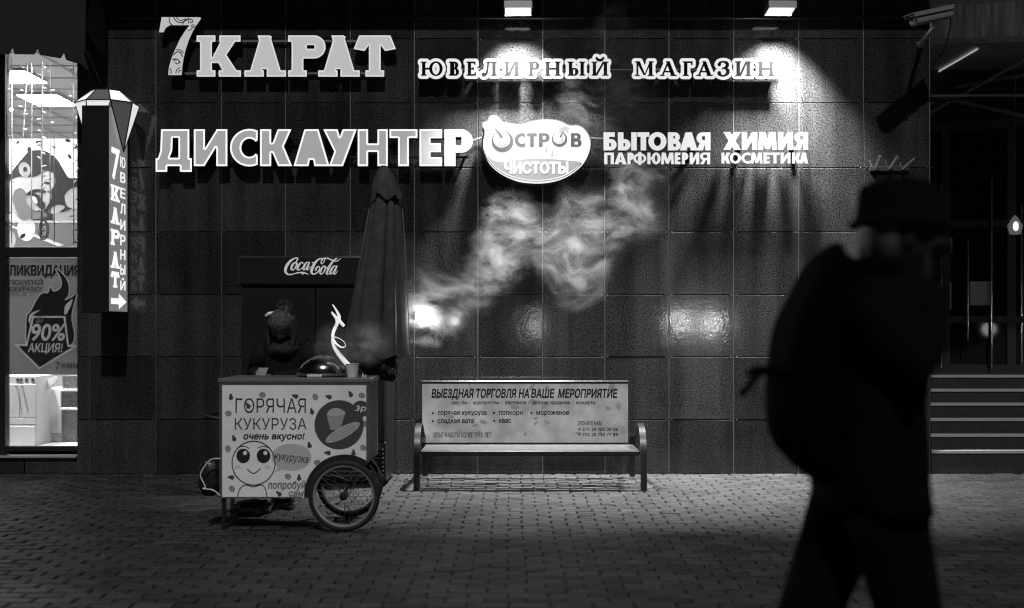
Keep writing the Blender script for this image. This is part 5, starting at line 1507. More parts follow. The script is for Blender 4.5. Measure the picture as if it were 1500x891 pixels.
def cart_things():
    # pan with a lid, cup with a ribbon swirl, corn
    D = DC + .30; c = P(475, 552, D); z = CZT
    t = thing('corn_pan', 'shiny domed pan lid over a wide pan on the cart', 'pan', (c.x, c.y, z))
    r = 37 * D / F
    b = MB(); b.revolve([(r * .96, 0.001), (r * 1.05, .012), (r * 1.1, .022), (r * 1.1, .026), (r * .98, .026)], (c.x, c.y, z), 36); b.build('pan', M_STEEL, t, smooth=40)
    b = MB(); prof = [(r * math.cos(a), .028 + .125 * math.sin(a)) for a in [math.pi / 2 * i / 12 for i in range(12)]] + [(.012, .155)]
    b.revolve(prof, (c.x, c.y, z), 40); l = b.build('lid', mat('lid_steel', .45, .16, metal=1.0, bump=(25, .05)), t, smooth=60)
    b = MB(); b.revolve([(.008, .153), (.008, .168), (.018, .175), (.018, .185), (.005, .19)], (c.x, c.y, z), 14); b.build('lid_knob', M_BLACK, l, smooth=50)
    rng = random.Random(2)
    for i in range(5):
        px = 452 + i * 4.3; q = P(px, 549, DC + .06); o = MB(); o.ellipsoid((q.x, q.y, z + .014), .011, .010, .013, 10, 7, jitter=.25)
        o = o.build('corn_lump', mat('corn_white', .6, .45), None, smooth=180)
        tag(o, 'pale lump of corn lying before the pan on the cart', 'corn', 'corn lumps on the cart')
    D2 = DC + .16; q = P(516, 553, D2)
    t = thing('paper_cup', 'pale paper cup standing at the end of the cart counter', 'cup', (q.x, q.y, z))
    rr = 9.5 * D2 / F
    b = MB(); b.revolve([(rr * .78, .001), (rr * 1.0, .088), (rr * 1.06, .09), (rr * 1.06, .094), (rr * .95, .094), (rr * .75, .008)], (q.x, q.y, z), 24); b.build('cup_body', mat('cup_paper', .5, .6), t, smooth=40)
    D3 = D2 + .01
    rib = [(516, 541, 3.2), (511, 536, 4.0), (503, 527, 4.0), (495, 517, 3.4), (489, 507, 2.6), (487, 497, 2.2), (490, 494, 1.6), (497, 496, 1.2), (504, 501, 1.1), (506, 507, 1.1), (501, 509, 1.2), (494, 505, 1.5), (488, 497, 2.2), (488, 488, 2.6), (491, 480, 2.8), (494, 473, 2.8), (492, 466, 2.0), (488, 460, 1.6), (486, 457, 1.4)]
    b = MB(); k = D3 / F
    pth = spline(rib, 5)
    b.tube([P(p[0], p[1], D3 - .02 + .03 * math.sin(i * .11)) for i, p in enumerate(pth)], [p[2] * k * .9 for p in pth], 8, flat=.35)
    o = b.build('ribbon_swirl', mat('ribbon_glow', .8, .35, emit=.55), None, smooth=60); tag(o, 'white curling ribbon of a lit swirl rising out of the paper cup', 'ribbon')
    b = MB()
    for seg in ([(487, 459, 1.6), (492, 465, 2.1), (498, 471, 2.4), (504, 478, 2.2)], [(494, 474, 2.2), (497, 466, 2.4), (495, 459, 1.8), (491, 452, 1.2), (487, 446, .6)]):
        pth = spline(seg, 5); b.tube([P(p[0], p[1], D3 - .045) for p in pth], [p[2] * k for p in pth], 8, flat=.4)
    b.build('ribbon_tip', MATS['ribbon_glow'], o, smooth=60)
    b = MB(); w_ = P(533, 553, DC + .1)
    for dx, h_ in ((-.006, .03), (.012, .02)): b.revolve([(.005, 0.001), (.006, h_ * .6), (.002, h_)], (w_.x + dx, w_.y, z), 8)
    o = b.build('cruet', mat('cruet_white', .6, .3), None, smooth=50); tag(o, 'pair of tiny white shakers at the very end of the cart counter', 'shakers')
    # bags
    def bag(name, label, cat, px0, px1, pa, pb, D, m, seed, rough=.28):
        a, c = P(px0, pb, D), P(px1, pa, D); b = MB(); b.ellipsoid((0, 0, 0), 1, 1, 1, 28, 18, jitter=rough, freq=2.6)
        cx, cz = (a.x + c.x) / 2, (a.z + c.z) / 2; rx, rz = (c.x - a.x) / 2, (c.z - a.z) / 2
        vv = []
        for v in b.v:
            d = Vector(v); q = 1 + .12 * noise.noise(d * 6 + Vector((seed, 0, 0))); d = d * q
            for i in range(3): d[i] = math.copysign(min(1.0, abs(d[i])) ** .75, d[i])
            vv.append((cx + d.x * rx, a.y + d.y * min(rx, .12), cz + d.z * rz))
        b.v = vv; o = b.build(name, m, None, smooth=60); return tag(o, label, cat)
    bag('foil_bag', 'crumpled shiny dark bag on the ground under the cart', 'bag', 343, 397, 733, D_py(756), DC + .40, mat('foil_film', .05, .14, spec=.8, coat=.6, bump=(45, .9)), 3)
    bag('small_foil_bag', 'small crumpled shiny bag beside the shoes under the cart', 'bag', 402, 430, 732, 742, DC + .36, MATS['foil_film'], 9)
    o = bag('carrier_bag', 'dark carrier bag with a pale edge hanging on the cart handle', 'bag', 292, 325, 671, 726, DC + .12, mat('bag_film', .015, .35, bump=(20, .5)), 5, .12)
    e = MB(); e.tube([P(x, y, DC - .015) for x, y in spline([(323, 672), (310, 673), (300, 683), (293.5, 696), (298, 707), (301, 714), (297, 716), (312, 718), (322, 726)], 4)], .0045, 6); e.build('bag_edge', mat('bag_trim', .6, .4), o)


def D_py(v): return v


cart_things()

# ================================================================== UMBRELLA
def umbrella():
    D = DC + .66; y = D - DW; pt = P(562, 243, D); pb = Vector((XZ(541, 0, D)[0], y, .32))
    t = thing('folded_parasol', 'closed dark parasol leaning upright behind the corn cart', 'parasol', tuple(pb))
    b = MB(); b.tube([pb, pt], .019, 12); b.build('pole', M_DARKMETAL, t, smooth=50)
    k = D / F; rng = random.Random(4); n = 64
    ph = [rng.uniform(-.35, .35) for _ in range(8)]; am = [rng.uniform(.6, 1.3) for _ in range(8)]
    def ring(py, xl, xr, dep, fold, drop):
        out = []
        for j in range(n):
            a = 2 * math.pi * j / n
            m = 0
            for q in range(8):
                dd = (a - (2 * math.pi * q / 8 + ph[q]) + math.pi) % (2 * math.pi) - math.pi
                m += am[q] * math.exp(-(abs(dd) / .13) ** 1.4)
            f = 1 - fold * min(1, m)
            cx, rx = (xl + xr) / 2, (xr - xl) / 2
            dz = drop(math.cos(a), math.sin(a)) if drop else 0
            p = P(cx + rx * math.cos(a) * f, py + dz, D); p.y = y + dep * math.sin(a) * f; out.append(p)
        return out
    zero = None
    hem = lambda c, s: 17 * c + (-12 if s > 0 else 14) * abs(s) + 5 * math.sin(c * 7)
    rings = [ring(250, 558, 566, .02, .0, zero), ring(262, 553, 573, .045, .1, zero), ring(285, 547, 582, .075, .22, zero), ring(310, 541, 587.5, .10, .30, zero), ring(350, 533, 590, .13, .36, zero),
             ring(400, 524, 593.5, .16, .40, lambda c, s: 4 * c), ring(450, 515, 597.5, .185, .42, lambda c, s: 8 * c), ring(485, 510, 599.5, .195, .42, lambda c, s: hem(c, s) * .8), ring(503, 507.5, 600.5, .20, .42, hem)]
    c_ = MB(); c_.loft(rings, cap=False)
    inner = [[p + (Vector((P(555, 480, D).x, y, p.z)) - p) * .06 + Vector((0, 0, .004)) for p in r] for r in reversed(rings[3:])]
    c_.loft([rings[-1]] + inner, cap=False)
    c_.build('canopy', M_UMB, t, smooth=70)
    cap_hem = lambda c, s: 9 * c * c + 6 * math.sin(c * 5 + 1) + (5 if s < 0 else -4)
    cp = MB(); cp.loft([ring(243, 560.5, 563.5, .01, 0, zero), ring(247, 555, 570, .035, .05, zero), ring(258, 549, 577, .065, .12, zero), ring(272, 545, 584, .09, .2, zero), ring(284, 543, 590.5, .11, .28, cap_hem)], cap=False)
    cp.build('top_vent', M_UMB, t, smooth=70)
    e = MB()
    for x0_, x1_, yy in ((541.5, 508, -.05), (588.5, 600, -.06)):
        pts = [(x0_, 306), (x0_ + (x1_ - x0_) * .5, 400), (x1_, 489 if x1_ < 550 else 519)]
        e.tube([P(px + (1.0 if x1_ > 550 else -.5), py, D + yy) for px, py in spline(pts, 6)], .0042, 6)
    e.build('hem_piping', mat('piping', .14, .6), t)
    bd = MB()          # bunched cloth tied at the foot of the canopy
    for (px, py, rx, rz, dd) in ((548, 527, 21, 26, .02), (566, 536, 15, 20, -.02), (538, 519, 17, 22, .05), (574, 546, 6, 12, -.04)):
        q = P(px, py, D + dd); bd.ellipsoid(q, rx * k, .09, rz * k, 26, 16, jitter=.35, freq=3.4)
    bd.build('tied_cloth', mat('tied_cloth_fabric', .012, .85, bump=(60, .6)), t, smooth=70)
    br = MB(); br.obox(pb + Vector((-.01, -.06, .28)), Vector((.03, 0, 0)), Vector((0, .085, 0)), Vector((0, 0, .02))); br.obox(pb + Vector((-.01, -.06, .06)), Vector((.03, 0, 0)), Vector((0, .085, 0)), Vector((0, 0, .02))); br.build('clamp', M_DARKMETAL, t)
    # work lamp behind the cloth
    L = P(609, 463, D + .10)
    l = thing('work_lamp', 'glaring bare lamp on a bent arm behind the parasol, veiled in steam', 'lamp', tuple(L))
    a = MB(); a.tube([tuple(p) for p in spline([tuple(P(556, 520, D + .03)), tuple(P(566, 500, D + .13)), tuple(P(585, 475, D + .16)), tuple(P(598, 462, D + .13)), tuple(L)], 6)], .008, 8); a.build('bent_arm', M_DARKMETAL, l)
    bb = MB(); bb.ellipsoid(L + Vector((.02, 0, 0)), .03, .024, .024, 16, 10); bb.build('bulb', mat('work_bulb_glow', .9, .3, emit=16), l, smooth=180)
    sh = MB(); sh.revolve([(.02, -.05), (.024, -.03), (.034, -.012), (.040, .0), (.037, .0), (.030, -.012), (.018, -.03)], L, 16, axis='x'); sh.build('lamp_socket', M_BLACK, l)
    ld = bpy.data.lights.new('work_lamp_light', 'POINT'); ld.energy = 9.0; ld.shadow_soft_size = .05
    lo = bpy.data.objects.new('work_lamp_light', ld); COL.objects.link(lo); lo.location = L + Vector((.06, -.03, 0)); lo.parent = l; lo.matrix_parent_inverse = Matrix.Translation(-Vector(l.location))
    return L


LAMP = umbrella()

# ================================================================== BENCH AND BANNER
def bench():
    yf, yr = -1.045, -.17; xl, xr = -.795, 1.10
    t = thing('park_bench', 'low metal slatted bench with arched side frames standing against the shop wall', 'bench', ((xl + xr) / 2, (yf + yr) / 2, 0))
    sm = mat('bench_steel', .05, .32, metal=.7, bump=(50, .1)); wd = mat('bench_slat', .04, .65, var=(20, .3), bump=(30, .2))
    for x in (xl, xr):
        pts = [(yf, 0.001), (yf, .16), (yf + .012, .30), (yf + .055, .42), (yf + .14, .505), (yf + .25, .535), (yf + .36, .51), (yf + .47, .45), (yf + .58, .40), (yr - .06, .36), (yr - .01, .30), (yr, .2), (yr, 0.001)]
        p = spline(pts, 5); rings = []
        for i, (a, z) in enumerate(p):
            q0, q1 = p[max(i - 1, 0)], p[min(i + 1, len(p) - 1)]; tx, tz = q1[0] - q0[0], q1[1] - q0[1]; l = math.hypot(tx, tz); nx, nz = -tz / l * .007, tx / l * .007
            rings.append([(x - .026, a + nx, z + nz), (x + .026, a + nx, z + nz), (x + .026, a - nx, z - nz), (x - .026, a - nx, z - nz)])
        b = MB(); b.loft(rings); b.build('side_frame', sm, t, smooth=35)
    for i in range(5):
        b = MB(); y0 = yf + .05 + i * .098; z = .298 + .003 * abs(i - 2.5); b.box(xl + .031, xr - .031, y0, y0 + .062, z, z + .03, bev=.006); b.build('seat_slat', wd, t)
    b = MB(); b.box(xl + .031, xr - .031, yf + .012, yf + .045, .29, .332, bev=.008); b.build('seat_edge', sm, t)
    for z0, y0 in ((.46, -.335), (.60, -.315), (.75, -.295)):
        b = MB(); b.box(xl + .06, xr - .06, y0, y0 + .025, z0, z0 + .09, bev=.006); b.build('back_slat', wd, t)
    b = MB()
    for x in (xl + .1, xr - .1): b.tube([(x, -.345, .305), (x, -.30, .45), (x, -.255, .86)], .016, 8)
    b.build('back_post', sm, t)


bench()


def banner():
    D = DW - .385; y = D - DW
    t = thing('advertising_banner', 'grey printed catering banner tied across the back of the bench', 'banner', tuple(P(768, 648, D)))
    mt = mat('banner_vinyl', .62, .35, var=(5.5, .28), bump=(7, .35), coat=.25)
    x0, x1 = XZ(618.5, 0, D)[0], XZ(920, 0, D)[0]; zt, zb = XZ(0, 562, D)[1], XZ(0, 648.5, D)[1]
    b = MB(); b.box(x0, x1, y, y + .006, zb, zt); sh = b.build('sheet', mt, t)
    b = MB(); b.box(x0 - .012, x1 + .006, y - .01, y + .02, zt + .001, zt + .026, bev=.006); b.build('top_rail', MATS['bench_steel'], t)
    b = MB(); b.box(x0 + .02, x1 - .005, y - .002, y + .02, zb - .03, zb - .001, bev=.006); b.build('bottom_rail', MATS['bench_steel'], t)
    ink = mat('banner_ink', .012, .45)
    s = 3.75; k = lambda x, yv: (580 + x / s, 540 + yv / s)
    def tx(txt, a, c, yt, yb, wgt=.0, sh_=0, ref=.73, res=46, cond=False):
        (X0, Y0), (X1, Y1) = k(a, yt), k(c, yb)
        decal('lettering', text_px(txt, X0, X1, Y0, Y1, wgt, sh_, ref, res), D, ink, sh)
    for wd, a, c in (('ВЫЕЗДНАЯ', 195, 428), ('ТОРГОВЛЯ', 440, 662), ('НА', 674, 732), ('ВАШЕ', 742, 872), ('МЕРОПРИЯТИЕ', 890, 1218)):
        tx(wd, a, c, 113, 160, .036, .16)
    for wd, a, c in (('свадьбы', 300, 392), ('/', 404, 411), ('корпоративы', 424, 568), ('/', 580, 587), ('фестивали', 598, 716), ('/', 727, 734), ('детские праздники', 748, 958), ('/', 970, 977), ('концерты', 990, 1096)):
        tx(wd, a, c, 176, 196, .022, .12, ref=.73 if wd != 'корпоративы' else .73)
    for wd, a, c, yt, yb in (('горячая кукуруза', 232, 498, 234, 254), ('попкорн', 566, 696, 234, 254), ('мороженое', 771, 951, 234, 254), ('сладкая вата', 228, 428, 279, 300), ('квас', 567, 633, 277, 298)):
        tx(wd, a, c, yt, yb, .024, 0, ref=.55)
    dots = MB()
    for x, yv in ((203, 246), (538, 244), (744, 244), (203, 289), (540, 287)): dots.prism(to_plane([[k(*p) for p in el(x, yv, 6, 6, 12)]], D), y - .0012, y - .0002, back=False)
    dots.build('bullet_print', ink, sh)
    tx('ОПЫТ РАБОТЫ БОЛЕЕ ТРЁХ ЛЕТ', 206, 523, 352, 378, .02); tx('ЗВОНИТЕ НАМ:', 998, 1134, 288, 312, .012)
    tx('+ 375 29 285 28 06', 1001, 1219, 324, 343, .02); tx('+ 375 25 730 77 89', 1001, 1219, 353, 371, .02)
    # pale kernel and husk shapes printed behind the words
    rng = random.Random(9); m1 = mat('banner_print_dark', .38, .4, bump=(7, .35)); m2 = mat('banner_print_pale', .66, .4, bump=(7, .35)); a_, b_ = MB(), MB()
    for i in range(46):
        x, yv = rng.uniform(165, 1250), rng.uniform(95, 390); r = rng.uniform(12, 26); q = [k(*p) for p in el(x, yv, r, r * rng.uniform(.35, .8), 12, rot=rng.uniform(0, 3))]
        l = .0003 + .000008 * i
        (a_ if i % 2 else b_).prism(to_plane([q], D), y - l, y - l + .0002, back=False)
    a_.build('kernel_print', m1, sh); b_.build('husk_print', m2, sh)
    # creased film patches that catch the light
    cr = MB(); wm = mat('glossy_tape', .6, .25)
    for q in (((470, 222), (482, 196), (510, 205), (522, 190), (548, 192), (536, 222), (500, 228)), ((340, 208), (358, 180), (368, 150), (360, 190), (350, 210)), ((1214, 160), (1228, 196), (1234, 208), (1222, 200)), ((168, 395), (182, 372), (186, 380), (176, 398)), ((400, 97), (430, 88), (436, 92), (412, 104))):
        cr.prism(to_plane([[k(*p) for p in q]], D), y - .0021, y - .0014, back=False)
    cr.build('tape_patch', wm, sh)


banner()

# ================================================================== PEOPLE
def skin_body(name, joints, edges, root=0, levels=2):
    me = bpy.data.meshes.new(name); names = list(joints); idx = {n: i for i, n in enumerate(names)}
    me.from_pydata([joints[n][0] for n in names], [(idx[a], idx[b]) for a, b in edges], [])
    o = bpy.data.objects.new(name + '_source', me); COL.objects.link(o)
    md = o.modifiers.new('skin', 'SKIN'); md.use_smooth_shade = True
    sv = me.skin_vertices[0].data
    for n in names:
        r = joints[n][1]; sv[idx[n]].radius = r if isinstance(r, tuple) else (r, r); sv[idx[n]].use_root = (idx[n] == root)
    ss = o.modifiers.new('sub', 'SUBSURF'); ss.levels = levels; ss.render_levels = levels
    dg = bpy.context.evaluated_depsgraph_get(); ev = o.evaluated_get(dg); m2 = bpy.data.meshes.new_from_object(ev)
    vs = [tuple(v.co) for v in m2.vertices]; fs = [tuple(p.vertices) for p in m2.polygons]
    bpy.data.objects.remove(o); bpy.data.meshes.remove(m2)
    return vs, fs


def hand(b, wrist, fwd, nrm, side, sc=1.0, curl=.5, mi=0):
    """palm and five bent fingers; side = direction of the thumb"""
    f, n, s = Vector(fwd).normalized(), Vector(nrm).normalized(), Vector(side).normalized(); w_ = Vector(wrist)
    rings = []
    for u, hw, ht in ((-.02, .025, .018), (.02, .033, .018), (.06, .041, .016), (.092, .040, .012), (.1, .03, .008)):
        c = w_ + f * u * sc; rings.append([c + s * (hw * sc * math.cos(a)) + n * (ht * sc * math.sin(a)) for a in [2 * math.pi * i / 12 for i in range(12)]])
    b.loft(rings, mi)
    for k, (off, ln) in enumerate(((.029, .072), (.010, .080), (-.010, .074), (-.028, .058))):
        p = w_ + f * .085 * sc + s * off * sc; d = f.copy(); pts = [p]; rad = [.0095 * sc]
        for j, q in enumerate((.45, .32, .23)):
            ax = s; ang = -curl * (.5 + .35 * j); d = (Matrix.Rotation(ang, 3, f.cross(n) if True else ax) @ d)
            p = p + d * ln * q * sc; pts.append(p); rad.append((.0088, .0078, .0062)[j] * sc)
        pts.append(pts[-1] + d * .006 * sc); rad.append(.003 * sc)
        b.tube(pts, rad, 8, mi)
    p = w_ + f * .02 * sc + s * .022 * sc; d = (f * .7 + s * .75 - n * .25).normalized()
    pts = [p, p + d * .032 * sc, p + d * .032 * sc + (d * .8 + f * .5).normalized() * .03 * sc, p + d * .032 * sc + (d * .8 + f * .5).normalized() * .03 * sc + f * .022 * sc]
    b.tube(pts, [.013 * sc, .0115 * sc, .010 * sc, .005 * sc], 8, mi)


def head(b, c, fwd, up, sc=1.0, mi=0):
    """head with brow, nose, lips, chin and ears; c = centre"""
    f, u = Vector(fwd).normalized(), Vector(up).normalized(); r = f.cross(u).normalized(); u = r.cross(f); c = Vector(c)
    vs, fs = [], []; N, K = 32, 24
    for i in range(K + 1):
        t = -1 + 2 * i / K; z = t * .118
        w_ = .078 * math.sqrt(max(0.001, 1 - (abs(t) ** 2.4))) * (1 - .22 * max(0, -t)); dpt = .098 * math.sqrt(max(0.001, 1 - abs(t) ** 2.6))
        for j in range(N):
            a = 2 * math.pi * j / N; x, y = math.cos(a) * w_, math.sin(a) * dpt
            fr = max(0, math.sin(a)) ** 3
            if fr > 0:
                y += fr * (.006 * math.exp(-((t - .18) / .1) ** 2) - .008 * math.exp(-((t - .02) / .09) ** 2) * (abs(math.cos(a)) > .18) + .010 * math.exp(-((t + .75) / .15) ** 2))
                ns = math.exp(-(math.cos(a) / .13) ** 2); y += ns * .026 * math.exp(-((t + .2) / .14) ** 2) * (1 if t > -.32 else .35) + ns * .008 * math.exp(-((t + .0) / .15) ** 2)
                lp = math.exp(-(math.cos(a) / .28) ** 2); y += lp * (.006 * math.exp(-((t + .44) / .05) ** 2) + .006 * math.exp(-((t + .55) / .045) ** 2) - .004 * math.exp(-((t + .495) / .02) ** 2))
            vs.append(c + (r * x + f * y + u * z) * sc)
    for i in range(K):
        for j in range(N): fs.append((i * N + j, i * N + (j + 1) % N, (i + 1) * N + (j + 1) % N, (i + 1) * N + j))
    fs.append(tuple(reversed(range(N)))); fs.append(tuple(range(K * N, (K + 1) * N)))
    b.add(vs, fs, mi)
    for s in (-1, 1): 
        e = MB(); e.ellipsoid((0, 0, 0), .012, .022, .032, 10, 8)
        b.add([c + (r * (s * .078 + v[0]) + f * (v[1] - .005) + u * (v[2] - .005)) * sc for v in e.v], e.f, mi)


def ring_el(c, rx, ry, n=28, folds=0.0, seed=0, p=2.0):
    o = []
    for j in range(n):
        a = 2 * math.pi * j / n; ca, sa = math.cos(a), math.sin(a)
        q = 1 + folds * noise.noise(Vector((ca * 2.2 + seed, sa * 2.2, c[2] * 7)))
        x = math.copysign(abs(ca) ** (2 / p), ca); y = math.copysign(abs(sa) ** (2 / p), sa)
        o.append((c[0] + rx * x * q, c[1] + ry * y * q, c[2]))
    return o


def pedestrian():
    D = F / 600.0; y = D - DW
    X = lambda px, py: P(px, py, D)
    def J(px, py, dy=0.0): return tuple(P(px, py, D + dy))
    lf, rf = X(1095, 1000), X(1372, 1000)
    foot = lambda px, dy: ((px - 750) * D / F, y + dy, .075)
    jn = {'pelvis': (J(1272, 745), (.13, .12)), 'waist': (J(1275, 620), (.13, .12)), 'chest': (J(1278, 490), (.11, .10)), 'neck': (J(1300, 405), (.052, .052)), 'skull': (J(1316, 362), (.06, .06)),
          'sh_r': (J(1283, 446, -.15), .05), 'el_r': (J(1332, 535, -.23), .046), 'wr_r': (J(1356, 428, -.10), .030),
          'sh_l': (J(1283, 446, .15), .05), 'el_l': (J(1262, 560, .24), .046), 'wr_l': (J(1275, 665, .2), .030),
          'hip_r': (J(1290, 765, -.09), .07), 'kn_r': (J(1352, 990, -.09), .052), 'an_r': (foot(1372, -.09), .040),
          'hip_l': (J(1252, 765, .09), .07), 'kn_l': (J(1152, 985, .09), .052), 'an_l': ((X(1040, 0).x, y + .09, .16), .040)}
    ed = [('pelvis', 'waist'), ('waist', 'chest'), ('chest', 'neck'), ('neck', 'skull'), ('chest', 'sh_r'), ('sh_r', 'el_r'), ('el_r', 'wr_r'), ('chest', 'sh_l'), ('sh_l', 'el_l'), ('el_l', 'wr_l'), ('pelvis', 'hip_r'), ('hip_r', 'kn_r'), ('kn_r', 'an_r'), ('pelvis', 'hip_l'), ('hip_l', 'kn_l'), ('kn_l', 'an_l')]
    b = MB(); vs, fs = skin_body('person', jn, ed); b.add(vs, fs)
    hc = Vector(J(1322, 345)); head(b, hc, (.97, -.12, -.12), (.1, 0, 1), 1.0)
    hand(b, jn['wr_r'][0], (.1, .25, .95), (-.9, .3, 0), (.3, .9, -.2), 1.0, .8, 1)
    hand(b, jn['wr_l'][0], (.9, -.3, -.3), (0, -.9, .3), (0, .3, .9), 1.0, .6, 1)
    o = b.build('person', [mat('backlit_skin_shade', .014, .8, spec=.1), mat('backlit_hand_shade', .006, .7, spec=.2)], None, smooth=180); tag(o, 'dark pedestrian in hat and long coat walking past close to the camera', 'person')  # skin and hands coloured near black, standing in for backlit shade
    def loft_part(name, rows, m, smooth=180, cap=True, folds=.03, p=2.3, seed=0):
        q = MB(); rr = []
        for (py, xl, xr, ry, dy) in rows:
            c = X((xl + xr) / 2, py); c.y = y + dy; rr.append(ring_el(c, (xr - xl) / 2 * D / F, ry, 32, folds, seed, p))
        q.loft(rr, cap=cap); return q.build(name, m, o, smooth=smooth)
    coat = MB(); rows = [(742, 1206, 1352, .20, 0), (725, 1200, 1349, .205, 0), (690, 1194, 1345, .205, 0), (640, 1195, 1344, .20, 0), (590, 1200, 1342, .195, 0), (540, 1203, 1345, .195, 0), (490, 1206, 1350, .205, 0), (462, 1210, 1352, .22, 0), (434, 1216, 1350, .22, 0), (416, 1224, 1346, .195, 0), (404, 1238, 1343, .15, 0), (396, 1252, 1340, .11, 0), (386, 1262, 1342, .09, 0)]
    rr = []
    for i, (py, xl, xr, ry, dy) in enumerate(rows):
        c = X((xl + xr) / 2, py); c.y = y + dy; ring = ring_el(c, (xr - xl) / 2 * D / F, ry, 40, .05, 3, 2.4)
        if i == 0: ring = [(v[0], v[1], v[2] - .012 * math.cos(j * .6)) for j, v in enumerate(ring)]
        rr.append(ring)
    coat.loft(rr)
    def sleeve(a, e, w_, ra, re, rw):
        a, e, w_ = Vector(a), Vector(e), Vector(w_)
        pts = [a, a + (e - a) * .33, a + (e - a) * .7, e, e + (w_ - e) * .25, e + (w_ - e) * .6, e + (w_ - e) * .95]
        coat.tube(pts, [ra, ra * .98, re * 1.05, re * 1.08, re, (re + rw) / 2, rw], 16)
    sleeve(jn['sh_r'][0], jn['el_r'][0], jn['wr_r'][0], .085, .068, .052); sleeve(jn['sh_l'][0], jn['el_l'][0], jn['wr_l'][0], .085, .068, .052)
    coat.build('coat', M_CLOTH_DARK, o, smooth=180)
    tr = MB()
    for h_, k_, a_ in (('hip_r', 'kn_r', 'an_r'), ('hip_l', 'kn_l', 'an_l')):
        h, k, a = (Vector(jn[q][0]) for q in (h_, k_, a_)); h = h + Vector((0, 0, .08))
        tr.tube([h, h + (k - h) * .3, h + (k - h) * .7, k, k + (a - k) * .3, k + (a - k) * .65, a + Vector((0, 0, -.01))], [.105, .088, .076, .07, .07, .07, .07], 20)
    tr.build('trousers', M_CLOTH_DARK, o, smooth=180)
    for q, dz in (('an_r', 0), ('an_l', .3)):
        a = Vector(jn[q][0]); sh = MB(); d = Vector((math.cos(dz), 0, -math.sin(dz))); upv = Vector((math.sin(dz), 0, math.cos(dz)))
        rr = []
        for u, hw, hh in ((-.085, .025, .05), (-.06, .037, .085), (0, .040, .09), (.07, .043, .06), (.13, .045, .045), (.175, .036, .036), (.19, .018, .02)):
            c = a + d * u - upv * .074; rr.append([c + Vector((0, 1, 0)) * hw * math.cos(t) + upv * (hh * max(0, math.sin(t)) ** .7 if math.sin(t) > 0 else 0) for t in [2 * math.pi * i / 14 for i in range(14)]])
        sh.loft(rr); sh.build('shoe', M_RUBBER, o, smooth=60)
    # brimmed hat
    ht = MB(); cx, cz = X(1318, 318).x, X(1318, 322).z; tilt = lambda r, h, s: None
    prof = [(1.0, -.004, 1.62), (1.0, .002, 1.62), (1.0, .006, 1.05), (1.0, .03, 1.0), (.99, .065, .97), (.9, .088, .9), (.6, .098, .6), (.05, .1, .05)]
    rings = []
    for i, (kx, h, rr) in enumerate(prof):
        ring = []
        for j in range(32):
            a = 2 * math.pi * j / 32; rx, ry = .102, .093
            drop = -.012 * abs(math.sin(a)) if rr > 1.3 else 0
            if rr > 1.3: rr_ = 1.2 if math.cos(a) < .3 else 1.26
            else: rr_ = rr
            ring.append((cx + rx * rr_ * math.cos(a), y + ry * rr_ * math.sin(a), cz + h + drop - .10 * (rx * rr_ * math.cos(a)) * (1 if math.cos(a) > 0 else -.6)))
        rings.append(ring)
    ht.loft(rings); ht.build('hat', M_CLOTH_DARK, o, smooth=50)
    hr = MB(); hr.ellipsoid(hc + Vector((-.045, 0, -.015)), .065, .083, .09, 20, 14, jitter=.08, freq=9); hr.build('hair', M_HAIR, o, smooth=180)
    sc = MB(); c = X(1306, 402); sc.torus((c.x, y, c.z), .082, .04, 28, 12, axis='z'); sc.build('scarf', M_CLOTH_DARK, o, smooth=180)
    # backpack on the back
    outl = spline([(1222, 350), (1196, 372), (1170, 420), (1146, 470), (1134, 540), (1132, 610), (1148, 665), (1178, 700), (1212, 706), (1216, 600), (1218, 450), (1222, 350)], 4)[:-1]
    pts = [XZ(px, py, D) for px, py in outl]; mx, mz = sum(p[0] for p in pts) / len(pts), sum(p[1] for p in pts) / len(pts)
    bp = MB(); bp.loft([[(mx + (p[0] - mx) * s_, y + dy, mz + (p[1] - mz) * s_) for p in pts] for dy, s_ in ((-.145, .60), (-.138, .80), (-.115, .90), (-.07, .95), (0, .97), (.07, .95), (.115, .90), (.138, .80), (.145, .60))])
    k = bp.build('backpack', mat('backpack_nylon', .001, .9, spec=.03, bump=(90, .4)), None, smooth=60); tag(k, 'bulky dark backpack carried on the back of the passing pedestrian', 'backpack')
    po = MB(); c = X(1146, 590); po.ellipsoid((c.x, y, c.z), .035, .11, .12, 18, 12, jitter=.06); po.build('pocket', MATS['backpack_nylon'], k, smooth=180)
    st = MB()
    for s_ in (-1, 1): st.tube([tuple(p) for p in spline([J(1226, 372, .1 * s_), J(1252, 388, .12 * s_), J(1300, 392, .15 * s_), J(1345, 450, .16 * s_), J(1335, 540, .15 * s_), J(1240, 620, .17 * s_)], 5)], .016, 8, flat=.4)
    st.tube([tuple(p) for p in spline([J(1136, 540, -.05), J(1118, 545, -.07), J(1104, 556, -.08), J(1094, 570, -.08), J(1084, 578, -.07)], 5)], .009, 8); st.tube([tuple(p) for p in spline([J(1138, 548, .02), J(1112, 540, 0), J(1096, 548, -.02)], 5)], .008, 8)
    st.build('strap', MATS['backpack_nylon'], k, smooth=60)


pedestrian()


